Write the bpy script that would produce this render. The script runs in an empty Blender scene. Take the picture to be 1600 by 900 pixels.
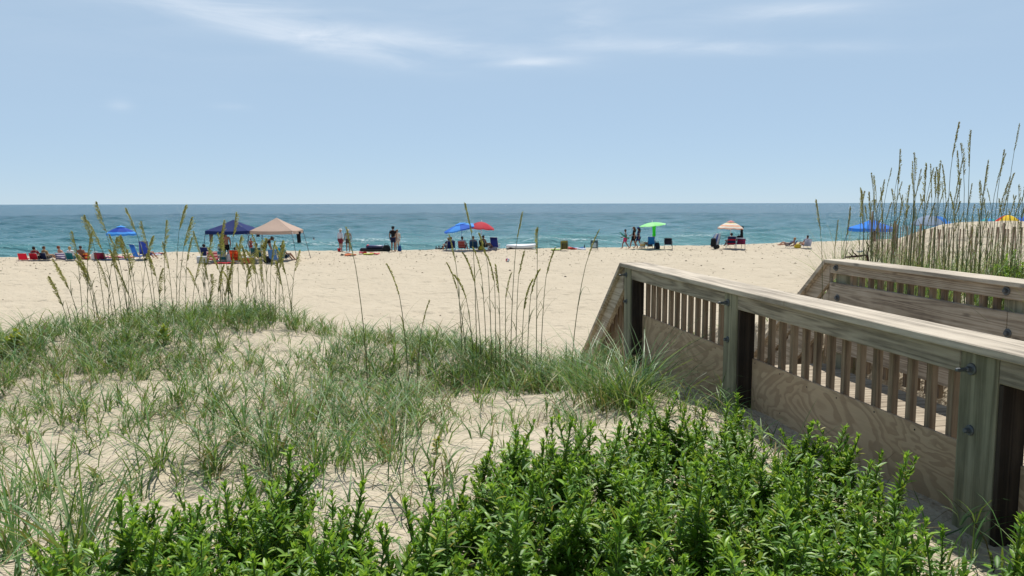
import bpy, bmesh, math, random
import numpy as np
from mathutils import Vector, Matrix, Euler

random.seed(7)
rng = np.random.default_rng(11)
R = math.radians
scene = bpy.context.scene
COL = scene.collection

# ------------------------------------------------------------------ camera numbers
F = 1250.0                       # focal length in pixels of a 1600 wide frame
CAM = Vector((0, 0, 3.5))
PITCH = math.atan((450 - 318) / F)
ROLL = R(-0.107)
CAM_ROT = Euler((math.pi / 2 - PITCH, 0, 0)).to_matrix() @ Euler((0, 0, ROLL)).to_matrix()


def ray(px, py):
    d = CAM_ROT @ Vector(((px - 800) / F, -(py - 450) / F, -1.0))
    return d


# ------------------------------------------------------------------ value noise
def _hash(ix, iy, seed):
    h = (ix.astype(np.int64) * 374761393 + iy.astype(np.int64) * 668265263 + seed * 982451653) & 0x7fffffff
    h = ((h ^ (h >> 13)) * 1274126177) & 0x7fffffff
    return ((h ^ (h >> 16)) & 0xffff) / 65535.0


def vnoise(x, y, seed=0):
    x = np.asarray(x, float); y = np.asarray(y, float)
    ix = np.floor(x); iy = np.floor(y)
    fx = x - ix; fy = y - iy
    fx = fx * fx * (3 - 2 * fx); fy = fy * fy * (3 - 2 * fy)
    a = _hash(ix, iy, seed); b = _hash(ix + 1, iy, seed)
    c = _hash(ix, iy + 1, seed); d = _hash(ix + 1, iy + 1, seed)
    return (a * (1 - fx) + b * fx) * (1 - fy) + (c * (1 - fx) + d * fx) * fy - .5


def sstep(a, b, x):
    t = np.clip((x - a) / (b - a), 0, 1)
    return t * t * (3 - 2 * t)


# ------------------------------------------------------------------ terrain
TH = R(10.3)
U = np.array([-math.sin(TH), math.cos(TH)])      # along the boardwalk, seaward
N = np.array([math.cos(TH), math.sin(TH)])       # across it, to the right
EX = [-60, -12, -5.6, -3.9, -1.9, -.66, .3, .9, 1.6, 2.4, 4, 6, 8, 9.6, 11.4, 13.5, 16, 30, 60]
EY = [6, 7.6, 8.6, 10.7, 9.4, 8.2, 7.0, 6.9, 8.5, 9.5, 11, 13.5, 16.5, 20, 26, 29, 33, 40, 42]
CX = [-160, -60, -34, -23, 0, 15.8, 29, 60, 160]
CY = [36, 47.5, 53.5, 57.5, 61.5, 66, 73, 84, 115]


def terrain(x, y):
    x = np.asarray(x, float); y = np.asarray(y, float)
    edge = np.interp(x, EX, EY) + .5 * vnoise(x * .6, y * .6, 3)
    s = y - edge
    plate = 2.05 - .34 * sstep(10.5, 18, y) + .22 * vnoise(x * .45, y * .45, 1) + .11 * vnoise(x * 1.3, y * 1.3, 2) + .045 * vnoise(x * 4, y * 4, 5)
    plate = plate + .07 * np.exp(-(s + .7) ** 2 / .9) * (x < .5) - .11 * sstep(4.2, 7.0, y) * (1 - sstep(.2, 1.0, x))
    z = plate * (1 - sstep(-.3, 6.5, s))
    # mound behind the sand fence
    mx = np.where(x > 15.5, 0, (x - 15.5) / 4.0)
    z = z + 1.14 * np.exp(-mx ** 4 - ((y - 24.5) / 2.6) ** 2) * sstep(10.4, 12.2, x - .1 * (y - 20))
    # beach
    beach = .10 * vnoise(x * .25, y * .25, 8) + .07 * vnoise(x * .9, y * .9, 9) + .05 * vnoise(x * 2.1, y * 2.1, 10)
    foot = np.clip(vnoise(x * 2.6, y * 1.9, 11) - .12, 0, 1) * (vnoise(x * .3, y * .3, 12) + .55)
    beach = beach - .38 * foot
    for r0 in (38.5, 40.2, 30.5, 32.1):
        beach = beach - .045 * np.exp(-((y - r0 - x * .12 - 1.2 * np.sin(x * .09)) / .2) ** 2)
    z = z + beach * sstep(0, 4, s)
    # sand drifted against the plywood
    n = x * N[0] + y * N[1]; sl = x * U[0] + y * U[1]
    drift = np.interp(sl, [0, 2.8, 5, 7.2, 9], [2.17, 2.16, 2.12, 1.98, 1.3])
    w = sstep(1.5, 2.3, n) * (1 - sstep(2.55, 2.6, n)) * (1 - sstep(7.6, 9, sl))
    z = z * (1 - w) + (drift + .05 * vnoise(x * 2, y * 2, 14)) * w
    # hollow under the boardwalk and stair
    inside = sstep(2.55, 2.6, n) * (1 - sstep(4.72, 4.8, n)) * (1 - sstep(10.2, 10.8, sl))
    floor = np.maximum(1.62 - .83 * np.maximum(0, sl - 7.0), -.03)
    z = np.where(inside > 0, z * (1 - inside) + np.minimum(z, floor) * inside, z)
    # foreshore
    sc = y - np.interp(x, CX, CY) - .8 * vnoise(x * .12, y * 0, 21)
    z = z - np.maximum(0, .16 * (np.sqrt(sc * sc + .6) + sc) / 2) + .10 * np.exp(-(sc / 5.0) ** 2)
    return np.maximum(z, -2.85)


def tz(x, y):
    return float(terrain(np.array([x]), np.array([y]))[0])


def ground(px, py, y_far=140):
    """point of the ground seen in a pixel of the photograph"""
    d = ray(px, py)
    d = d / d.y
    ys = np.concatenate([np.linspace(1.2, 14, 900), np.linspace(14, y_far, 2600)])
    zs = CAM.z + d.z * ys
    hit = np.nonzero(zs < terrain(d.x * ys, ys))[0]
    i = hit[0] if len(hit) else len(ys) - 1
    return Vector((d.x * ys[i], ys[i], tz(d.x * ys[i], ys[i])))


def at_depth(px, py, y):
    d = ray(px, py); d = d / d.y
    return CAM + d * y


def dune_ground(px, py):
    """the same, kept on the dune top behind its seaward edge"""
    g_ = ground(px, py)
    lim = float(np.interp(g_.x, EX, EY)) + .25
    if g_.y > lim:
        d = ray(px, py); d = d / d.y
        for _ in range(5): lim = float(np.interp(d.x * lim, EX, EY)) + .25
        g_ = Vector((d.x * lim, lim, tz(d.x * lim, lim)))
    return g_


# ------------------------------------------------------------------ materials
def lin(c):
    if isinstance(c, str):
        c = [int(c[i:i + 2], 16) for i in (0, 2, 4)]
    f = lambda v: v / 12.92 if v <= .04045 else ((v + .055) / 1.055) ** 2.4
    return tuple(f(v / 255) for v in c)


class NT:
    def __init__(s, tree): s.t = tree; s.n = tree.nodes; s.l = tree.links
    def node(s, typ, **kw):
        nd = s.n.new(typ)
        for k, v in kw.items(): setattr(nd, k, v)
        return nd
    def link(s, a, b): s.l.new(a, b)
    def setin(s, sock, v):
        if hasattr(v, 'is_output') or isinstance(v, bpy.types.NodeSocket): s.l.new(v, sock)
        else: sock.default_value = v
    def math(s, op, a, b=0.0, c=0.0, clamp=False):
        nd = s.node('ShaderNodeMath', operation=op, use_clamp=clamp)
        s.setin(nd.inputs[0], a); s.setin(nd.inputs[1], b)
        if len(nd.inputs) > 2: s.setin(nd.inputs[2], c)
        return nd.outputs[0]
    def mapping(s, vec, scale=(1, 1, 1), loc=(0, 0, 0), rot=(0, 0, 0)):
        nd = s.node('ShaderNodeMapping')
        s.link(vec, nd.inputs['Vector'])
        nd.inputs['Scale'].default_value = scale; nd.inputs['Location'].default_value = loc; nd.inputs['Rotation'].default_value = rot
        return nd.outputs[0]
    def noise(s, vec, scale=1, detail=3, rough=.55, dist=0.0):
        nd = s.node('ShaderNodeTexNoise')
        s.link(vec, nd.inputs['Vector'])
        nd.inputs['Scale'].default_value = scale; nd.inputs['Detail'].default_value = detail
        nd.inputs['Roughness'].default_value = rough; nd.inputs['Distortion'].default_value = dist
        return nd.outputs['Fac']
    def ramp(s, fac, stops):
        nd = s.node('ShaderNodeValToRGB')
        s.link(fac, nd.inputs[0])
        el = nd.color_ramp.elements
        while len(el) < len(stops): el.new(.5)
        for e, (p, c) in zip(el, stops):
            e.position = p; e.color = (*c, 1) if len(c) == 3 else c
        return nd.outputs[0]
    def mix(s, fac, a, b, mode='MIX'):
        nd = s.node('ShaderNodeMix', data_type='RGBA', blend_type=mode)
        s.setin(nd.inputs[0], fac)
        for sock, v in ((nd.inputs[6], a), (nd.inputs[7], b)):
            if isinstance(v, tuple): sock.default_value = (*v, 1) if len(v) == 3 else v
            else: s.link(v, sock)
        return nd.outputs[2]
    def bump(s, h, strength=.3, dist=.01, normal=None):
        nd = s.node('ShaderNodeBump')
        s.link(h, nd.inputs['Height'])
        nd.inputs['Strength'].default_value = strength; nd.inputs['Distance'].default_value = dist
        if normal is not None: s.link(normal, nd.inputs['Normal'])
        return nd.outputs[0]


def new_mat(name):
    m = bpy.data.materials.new(name); m.use_nodes = True
    nt = NT(m.node_tree)
    b = [n for n in m.node_tree.nodes if n.type == 'BSDF_PRINCIPLED'][0]
    return m, nt, b


MATS = {}


def fabric(c, rough=.8, kind='fabric', var=.12, spec=.25):
    key = (str(c), rough, kind)
    if key in MATS: return MATS[key]
    col = lin(c) if isinstance(c, str) else c
    m, nt, b = new_mat(kind)
    tc = nt.node('ShaderNodeTexCoord').outputs['Object']
    f = nt.noise(tc, 6, 4)
    lo = tuple(v * (1 - var) for v in col); hi = tuple(min(1, v * (1 + var)) for v in col)
    nt.link(nt.mix(f, lo, hi), b.inputs['Base Color'])
    b.inputs['Roughness'].default_value = rough
    b.inputs['Specular IOR Level'].default_value = spec
    nt.link(nt.bump(nt.noise(tc, 25, 3), .25, .01), b.inputs['Normal'])
    MATS[key] = m
    return m


def cloth(c):                      # thin cloth that lets some light through
    key = (str(c), 'cloth')
    if key in MATS: return MATS[key]
    col = lin(c)
    m, nt, b = new_mat('thin_cloth')
    tc = nt.node('ShaderNodeTexCoord').outputs['Object']
    f = nt.noise(tc, 4, 4)
    c1 = nt.mix(f, tuple(v * .9 for v in col), tuple(min(1, v * 1.1) for v in col))
    nt.link(c1, b.inputs['Base Color'])
    b.inputs['Roughness'].default_value = .75; b.inputs['Specular IOR Level'].default_value = .2
    nt.link(nt.bump(nt.noise(tc, 5, 3), .3, .03), b.inputs['Normal'])
    tr = nt.node('ShaderNodeBsdfTranslucent'); nt.link(c1, tr.inputs['Color'])
    mx = nt.node('ShaderNodeMixShader'); mx.inputs[0].default_value = .3
    nt.link(b.outputs[0], mx.inputs[1]); nt.link(tr.outputs[0], mx.inputs[2])
    nt.link(mx.outputs[0], nt.n['Material Output'].inputs[0])
    MATS[key] = m
    return m


def metal(c='9a9a9a', rough=.35):
    key = (c, 'metal')
    if key not in MATS:
        m = fabric(lin(c), rough, 'metal_tube', .05, .5); m.node_tree.nodes['Principled BSDF'].inputs['Metallic'].default_value = .7
        MATS[key] = m
    return MATS[key]


def skin_mat(c='b98a70'):
    return fabric(c, .55, 'skin', .08, .35)


def wood_mat(name, axis, dark, mid, light, rings=1.0, rough=.75, fig=7.0):
    """weathered timber, grain along local axis 0/1/2"""
    m, nt, b = new_mat(name)
    tc = nt.node('ShaderNodeTexCoord').outputs['Object']
    sc = [1, 1, 1]; sc[axis] = .045
    v = nt.mapping(tc, tuple(sc))
    low = nt.noise(v, fig, 2, .5, .6)
    ringv = nt.math('SINE', nt.math('MULTIPLY', low, 55 * rings))
    ringv = nt.math('MULTIPLY_ADD', ringv, .5, .5)
    fine = nt.noise(v, 120, 5, .65)
    stain = nt.noise(tc, 2.3, 4, .6)
    f = nt.math('ADD', nt.math('MULTIPLY', ringv, .30), nt.math('MULTIPLY', fine, .62))
    f = nt.math('ADD', f, nt.math('MULTIPLY', nt.math('SUBTRACT', stain, .5), .7))
    col = nt.ramp(f, [(.18, lin(dark)), (.45, lin(mid)), (.75, lin(light))])
    # a few dark knots and checks
    kv = nt.mapping(tc, tuple(.35 if i == axis else 1 for i in range(3)))
    vor = nt.node('ShaderNodeTexVoronoi'); nt.link(kv, vor.inputs['Vector']); vor.inputs['Scale'].default_value = 5.5
    kn = nt.ramp(vor.outputs['Distance'], [(.045, (1, 1, 1)), (.11, (0, 0, 0))])
    col = nt.mix(nt.math('MULTIPLY', kn, .65), col, tuple(x * .55 for x in lin(dark)))
    nt.link(col, b.inputs['Base Color'])
    b.inputs['Roughness'].default_value = rough; b.inputs['Specular IOR Level'].default_value = .25
    h = nt.math('ADD', fine, nt.math('MULTIPLY', ringv, .25))
    nt.link(nt.bump(h, .55, .004), b.inputs['Normal'])
    return m


def plywood_mat():
    m, nt, b = new_mat('weathered_plywood')
    tc = nt.node('ShaderNodeTexCoord').outputs['Object']
    v = nt.mapping(tc, (1, .55, 1.25))
    low = nt.noise(v, 2.5, 3, .5, 1.0)
    k = nt.math('FRACT', nt.math('MULTIPLY', low, 11))
    band = nt.ramp(k, [(0, (.0,) * 3), (.08, (1,) * 3), (.42, (.75,) * 3), (.55, (.1,) * 3), (1, (0,) * 3)])
    fine = nt.noise(nt.mapping(tc, (1, .08, 1)), 120, 5, .65)
    stain = nt.noise(tc, 3, 4)
    base = nt.mix(stain, lin('c2a482'), lin('d6bb9a'))
    col = nt.mix(nt.math('MULTIPLY', band, .48), base, lin('8c6c52'))
    col = nt.mix(nt.math('MULTIPLY', fine, .35), col, lin('6b5a4a'))
    vor = nt.node('ShaderNodeTexVoronoi'); nt.link(nt.mapping(tc, (1, .7, 1)), vor.inputs['Vector']); vor.inputs['Scale'].default_value = 2.6
    kn = nt.ramp(vor.outputs['Distance'], [(.02, (1, 1, 1)), (.05, (0, 0, 0))])
    col = nt.mix(kn, col, lin('3a2a20'))
    nt.link(col, b.inputs['Base Color']); b.inputs['Roughness'].default_value = .8; b.inputs['Specular IOR Level'].default_value = .2
    nt.link(nt.bump(nt.math('ADD', fine, nt.math('MULTIPLY', band, .3)), .4, .003), b.inputs['Normal'])
    return m


def sand_mat():
    m, nt, b = new_mat('sand')
    g = nt.node('ShaderNodeNewGeometry').outputs['Position']
    big = nt.noise(g, .35, 4)
    col = nt.mix(big, lin('b8ac97'), lin('cabea8'))
    fine = nt.noise(g, 60, 4, .7)
    col = nt.mix(nt.math('MULTIPLY', fine, .3), col, lin('9c8c74'))
    sp = nt.noise(g, 210, 2, .5)
    col = nt.mix(nt.ramp(sp, [(.66, (0, 0, 0)), (.72, (.5, .5, .5))]), col, lin('6e5a44'))
    nt.link(col, b.inputs['Base Color'])
    b.inputs['Roughness'].default_value = .95; b.inputs['Specular IOR Level'].default_value = .1
    vor = nt.node('ShaderNodeTexVoronoi', feature='SMOOTH_F1'); nt.link(nt.mapping(g, (1, 1, .2)), vor.inputs['Vector'])
    vor.inputs['Scale'].default_value = 2.3; vor.inputs['Smoothness'].default_value = .35
    foot = nt.ramp(vor.outputs['Distance'], [(0, (0, 0, 0)), (.42, (1, 1, 1))])
    mid = nt.noise(g, 5, 4, .6)
    n1 = nt.bump(nt.math('ADD', nt.math('MULTIPLY', foot, .5), nt.math('MULTIPLY', mid, .9)), 1.0, .10)
    n2 = nt.bump(nt.noise(g, 45, 4, .7), .35, .01, n1)
    nt.link(n2, b.inputs['Normal'])
    return m


def water_mat():
    m, nt, b = new_mat('sea_water')
    g = nt.node('ShaderNodeNewGeometry').outputs['Position']
    sep = nt.node('ShaderNodeSeparateXYZ'); nt.link(g, sep.inputs[0])
    yy = nt.math('SUBTRACT', sep.outputs[1], nt.math('MULTIPLY', sep.outputs[0], .32))
    shal = nt.ramp(nt.math('DIVIDE', yy, 400.0), [(.16, lin('7ca6a2')), (.22, lin('5c8e90')), (.34, lin('427580')), (.6, lin('336472')), (1, lin('285567'))])
    patch = nt.noise(nt.mapping(g, (.02, .05, 1)), 1, 4)
    col = nt.mix(nt.math('MULTIPLY', patch, .25), shal, lin('2b6a6c'))
    # broken foam on the crests of the breakers
    att = nt.node('ShaderNodeAttribute', attribute_name='foam')
    fn = nt.noise(nt.mapping(g, (1.2, 2.2, 1)), 1.3, 5, .7)
    fo = nt.math('MULTIPLY', att.outputs['Fac'], nt.ramp(fn, [(.48, (0, 0, 0)), (.6, (1, 1, 1))]), clamp=True)
    col = nt.mix(fo, col, (.75, .78, .78))
    nt.link(col, b.inputs['Base Color'])
    b.inputs['IOR'].default_value = 1.33
    nt.link(nt.math('MULTIPLY_ADD', fo, .5, .2), b.inputs['Roughness'])
    b.inputs['Specular IOR Level'].default_value = .24
    w1 = nt.noise(nt.mapping(g, (.35, 1.0, 1), rot=(0, 0, R(-15))), .9, 5, .62)
    w2 = nt.noise(nt.mapping(g, (.5, 1.0, 1), rot=(0, 0, R(9))), .16, 4, .6)
    h = nt.math('ADD', nt.math('MULTIPLY', w1, .9), nt.math('MULTIPLY', w2, 1.5))
    nt.link(nt.bump(h, 1.0, 1.3), b.inputs['Normal'])
    return m


def leaf_mat(name, stops, rough=.45, trans=.3, spec=.4, stripe=False):
    m, nt, b = new_mat(name)
    geo = nt.node('ShaderNodeNewGeometry')
    col = nt.ramp(geo.outputs['Random Per Island'], stops)
    tc = nt.node('ShaderNodeTexCoord').outputs['Object']
    col = nt.mix(nt.math('MULTIPLY', nt.noise(tc, 9, 3), .35), col, tuple(v * .6 for v in stops[0][1]))
    nt.link(col, b.inputs['Base Color'])
    b.inputs['Roughness'].default_value = rough; b.inputs['Specular IOR Level'].default_value = spec
    tr = nt.node('ShaderNodeBsdfTranslucent')
    nt.link(nt.mix(.5, col, (.45, .6, .05)), tr.inputs['Color'])
    mx = nt.node('ShaderNodeMixShader'); mx.inputs[0].default_value = trans
    nt.link(b.outputs[0], mx.inputs[1]); nt.link(tr.outputs[0], mx.inputs[2])
    nt.link(mx.outputs[0], nt.n['Material Output'].inputs[0])
    return m


# ------------------------------------------------------------------ mesh builder
class MB:
    def __init__(s): s.v = []; s.f = []; s.m = []
    def add(s, verts, faces, mi=0):
        o = len(s.v); s.v.extend([tuple(p) for p in verts]); s.f.extend([tuple(i + o for i in f) for f in faces]); s.m.extend([mi] * len(faces))
    def box(s, c, size, rot=None, mi=0, taper=1.0, bev=0.0):
        hx, hy, hz = size[0] / 2, size[1] / 2, size[2] / 2
        if bev > 0:
            b = min(bev, hx * .45, hy * .45, hz * .45)
            bm = bmesh.new(); bmesh.ops.create_cube(bm, size=1.0)
            for v in bm.verts: v.co = Vector((v.co.x * 2 * hx, v.co.y * 2 * hy, v.co.z * 2 * hz))
            bmesh.ops.bevel(bm, geom=bm.edges[:], offset=b, segments=1, affect='EDGES')
            bm.verts.index_update()
            vs = [v.co.copy() for v in bm.verts]; fs = [[v.index for v in f.verts] for f in bm.faces]; bm.free()
        else:
            vs = [Vector((x * hx, y * hy, z * hz)) for z in (-1, 1) for y in (-1, 1) for x in (-1, 1)]
            fs = [(0, 2, 3, 1), (4, 5, 7, 6), (0, 1, 5, 4), (2, 6, 7, 3), (0, 4, 6, 2), (1, 3, 7, 5)]
        if taper != 1.0:
            for v in vs:
                if v.z > 0: v.x *= taper; v.y *= taper
        M = rot.to_matrix() if isinstance(rot, Euler) else (rot if rot is not None else Matrix.Identity(3))
        c = Vector(c)
        s.add([M @ v + c for v in vs], fs, mi)
    def tube(s, pts, rad, sides=6, mi=0, cap=True):
        pts = [Vector(p) for p in pts]
        if not hasattr(rad, '__len__'): rad = [rad] * len(pts)
        vs = []; fs = []
        ref = Vector((0, 0, 1)) if abs((pts[-1] - pts[0]).normalized().z) < .9 else Vector((1, 0, 0))
        for i, p in enumerate(pts):
            t = (pts[min(i + 1, len(pts) - 1)] - pts[max(i - 1, 0)]).normalized()
            a = t.cross(ref).normalized(); b = t.cross(a)
            for k in range(sides):
                an = 2 * math.pi * k / sides
                vs.append(p + (a * math.cos(an) + b * math.sin(an)) * rad[i])
        for i in range(len(pts) - 1):
            for k in range(sides):
                k2 = (k + 1) % sides
                fs.append((i * sides + k, i * sides + k2, (i + 1) * sides + k2, (i + 1) * sides + k))
        if cap:
            fs.append(tuple(range(sides))[::-1]); fs.append(tuple((len(pts) - 1) * sides + k for k in range(sides)))
        s.add(vs, fs, mi)
    def lathe(s, prof, sides=16, mi=0, c=(0, 0, 0), sx=1, sy=1, rot=None):
        vs = []; fs = []; c = Vector(c)
        M = rot.to_matrix() if rot is not None else Matrix.Identity(3)
        for r, z in prof:
            for k in range(sides):
                an = 2 * math.pi * k / sides
                vs.append(M @ Vector((r * math.cos(an) * sx, r * math.sin(an) * sy, z)) + c)
        for i in range(len(prof) - 1):
            for k in range(sides):
                k2 = (k + 1) % sides
                fs.append((i * sides + k, i * sides + k2, (i + 1) * sides + k2, (i + 1) * sides + k))
        if prof[0][0] > 1e-4: fs.append(tuple(range(sides))[::-1])
        if prof[-1][0] > 1e-4: fs.append(tuple((len(prof) - 1) * sides + k for k in range(sides)))
        s.add(vs, fs, mi)
    def ball(s, c, r, mi=0, seg=12, rings=8, sc=(1, 1, 1)):
        prof = [(max(1e-5, r * math.sin(math.pi * i / rings)), -r * math.cos(math.pi * i / rings) * sc[2]) for i in range(rings + 1)]
        s.lathe(prof, seg, mi, c, sc[0], sc[1])
    def sheet(s, fn, nu, nv, mi=0, thick=0.0):
        P = [[Vector(fn(i / nu, j / nv)) for j in range(nv + 1)] for i in range(nu + 1)]
        vs = [p for row in P for p in row]; w = nv + 1
        fs = [(i * w + j, (i + 1) * w + j, (i + 1) * w + j + 1, i * w + j + 1) for i in range(nu) for j in range(nv)]
        if thick:
            o = len(vs); vs = vs + [p - Vector((0, 0, thick)) for p in vs]
            fs = fs + [tuple(k + o for k in f[::-1]) for f in fs]
            rim = [i * w for i in range(nu + 1)] + [nu * w + j for j in range(1, nv + 1)] + [i * w + nv for i in range(nu - 1, -1, -1)] + [j for j in range(nv - 1, 0, -1)]
            for a, b_ in zip(rim, rim[1:] + rim[:1]): fs.append((a, a + o, b_ + o, b_))
        s.add(vs, fs, mi)
    def mesh(s, me, mi=0):
        s.add([v.co.copy() for v in me.vertices], [tuple(p.vertices) for p in me.polygons], mi)
    def build(s, name, mats, parent=None, smooth=False, loc=None):
        me = bpy.data.meshes.new(name)
        me.from_pydata([tuple(p) for p in s.v], [], s.f)
        mats = mats if isinstance(mats, (list, tuple)) else [mats]
        for m in mats: me.materials.append(m)
        me.polygons.foreach_set('material_index', np.array(s.m, np.int32))
        if smooth: me.polygons.foreach_set('use_smooth', np.ones(len(s.f), bool))
        me.update()
        return link(name, me, parent, loc)


def link(name, data, parent=None, loc=None):
    o = bpy.data.objects.new(name, data)
    COL.objects.link(o)
    if parent is not None: o.parent = parent
    if loc is not None: o.location = loc
    return o


def np_mesh(name, V, Q, mats, smooth=True, mi=None):
    me = bpy.data.meshes.new(name)
    nv, nf, k = len(V), len(Q), Q.shape[1]
    me.vertices.add(nv); me.vertices.foreach_set('co', V.astype(np.float32).ravel())
    me.loops.add(nf * k); me.loops.foreach_set('vertex_index', Q.astype(np.int32).ravel())
    me.polygons.add(nf); me.polygons.foreach_set('loop_start', (np.arange(nf) * k).astype(np.int32))
    me.polygons.foreach_set('use_smooth', np.full(nf, smooth))
    for m in mats: me.materials.append(m)
    if mi is not None: me.polygons.foreach_set('material_index', mi.astype(np.int32))
    me.update(); me.validate()
    return me


def tag(o, label, cat, group=None):
    o['label'] = label; o['category'] = cat
    if group: o['group'] = group
    return o


def thing(name, label, cat, loc=(0, 0, 0), rz=0.0, group=None):
    o = link(name, None, None, loc); o.rotation_euler = (0, 0, rz); o.empty_display_size = .2
    return tag(o, label, cat, group)


def copy_thing(o, loc, rz, sc, label, group):
    c = o.copy(); COL.objects.link(c)
    c.location = loc; c.rotation_euler = rz; c.scale = (sc, sc, sc)
    c['label'] = label
    if group: c['group'] = group
    for ch in o.children:
        d = ch.copy(); COL.objects.link(d); d.parent = c
    return c


# ================================================================== PEOPLE
def skin_mesh(V, E, rad, root=0, sub=1):
    me = bpy.data.meshes.new('t'); me.from_pydata([tuple(v) for v in V], E, [])
    ob = bpy.data.objects.new('t', me); COL.objects.link(ob)
    sk = ob.modifiers.new('s', 'SKIN'); sk.branch_smoothing = .4
    for i, r in enumerate(rad):
        d = me.skin_vertices[0].data[i]
        d.radius = (r, r) if not hasattr(r, '__len__') else r
        d.use_root = (i == root)
    if sub:
        sb = ob.modifiers.new('b', 'SUBSURF'); sb.levels = sub
    dg = bpy.context.evaluated_depsgraph_get()
    out = bpy.data.meshes.new_from_object(ob.evaluated_get(dg))
    bpy.data.objects.remove(ob); bpy.data.meshes.remove(me)
    return out


def pose_joints(pose, lean=20, sit=.28):
    J = {}
    S = {}
    if pose in ('stand', 'walk', 'wade', 'bend'):
        J = dict(pelvis=(0, 0, .95), waist=(0, .005, 1.10), chest=(0, .0, 1.30), neckb=(0, -.01, 1.46), neck=(0, .0, 1.52), head=(0, .02, 1.61), top=(0, .01, 1.70))
        for k, s in (('L', -1), ('R', 1)):
            J['sh' + k] = (s * .175, -.01, 1.42); J['el' + k] = (s * .245, -.03, 1.14); J['wr' + k] = (s * .25, .05, .91); J['ha' + k] = (s * .245, .07, .82)
            J['hip' + k] = (s * .09, 0, .90); J['kn' + k] = (s * .10, .03, .49); J['an' + k] = (s * .105, -.01, .08); J['to' + k] = (s * .125, .14, .03)
        if pose == 'walk':
            J.update(knL=(-.09, .20, .52), anL=(-.09, .27, .09), toL=(-.1, .42, .06), knR=(.09, -.06, .48), anR=(.09, -.33, .15), toR=(.1, -.24, .04),
                     elR=(.23, .08, 1.16), wrR=(.2, .28, 1.02), haR=(.19, .36, 1.0), elL=(-.24, -.12, 1.16), wrL=(-.24, -.1, .93), haL=(-.24, -.08, .84))
        if pose == 'bend':
            J.update(waist=(0, .06, 1.06), chest=(0, .22, 1.20), neckb=(0, .36, 1.28), neck=(0, .42, 1.31), head=(0, .5, 1.34), top=(0, .57, 1.38))
            for k, s in (('L', -1), ('R', 1)):
                J['sh' + k] = (s * .17, .32, 1.25); J['el' + k] = (s * .2, .36, .96); J['wr' + k] = (s * .16, .45, .74); J['ha' + k] = (s * .15, .48, .66)
        if pose == 'wade':
            J.update(elL=(-.36, .06, 1.22), wrL=(-.45, .2, 1.05), haL=(-.47, .27, 1.0), elR=(.36, .06, 1.22), wrR=(.45, .2, 1.05), haR=(.47, .27, 1.0))
    elif pose == 'sit':
        a = R(lean); d = Vector((0, -math.sin(a), math.cos(a))); p = Vector((0, -.05, sit))
        al = lambda t, x=0, f=0: tuple(p + d * t + Vector((x, f, 0)))
        J = dict(pelvis=tuple(p), waist=al(.15), chest=al(.35), neckb=al(.51), neck=al(.57, 0, .01), head=al(.655, 0, .045), top=al(.74, 0, .05))
        for k, s in (('L', -1), ('R', 1)):
            J['sh' + k] = al(.46, s * .175); J['el' + k] = al(.2, s * .285, .02); J['wr' + k] = (s * .275, .16, sit + .19); J['ha' + k] = (s * .27, .25, sit + .19)
            J['hip' + k] = (s * .09, .0, sit); J['kn' + k] = (s * .12, .40, sit + .14); J['an' + k] = (s * .13, .72, .09); J['to' + k] = (s * .15, .86, .05)
    elif pose == 'recline':
        J = dict(pelvis=(0, 0, .14), waist=(0, -.13, .20), chest=(0, -.30, .32), neckb=(0, -.42, .43), neck=(0, -.45, .48), head=(0, -.46, .575), top=(0, -.47, .66))
        for k, s in (('L', -1), ('R', 1)):
            J['sh' + k] = (s * .18, -.40, .40); J['el' + k] = (s * .25, -.52, .12); J['wr' + k] = (s * .26, -.30, .06); J['ha' + k] = (s * .26, -.21, .05)
            J['hip' + k] = (s * .09, .04, .13); J['kn' + k] = (s * .11, .38, .34 if s < 0 else .16); J['an' + k] = (s * .12, .70, .07); J['to' + k] = (s * .15, .80, .13)
    return {k: Vector(v) for k, v in J.items()}


BODY_R = dict(pelvis=(.15, .11), waist=(.125, .10), chest=(.155, .115), neckb=(.085, .075), neck=.055, head=(.08, .098), top=(.058, .068))
LIMB_R = dict(sh=.068, el=.043, wr=.03, ha=(.04, .02), hip=.092, kn=.06, an=.042, to=.034)


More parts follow.
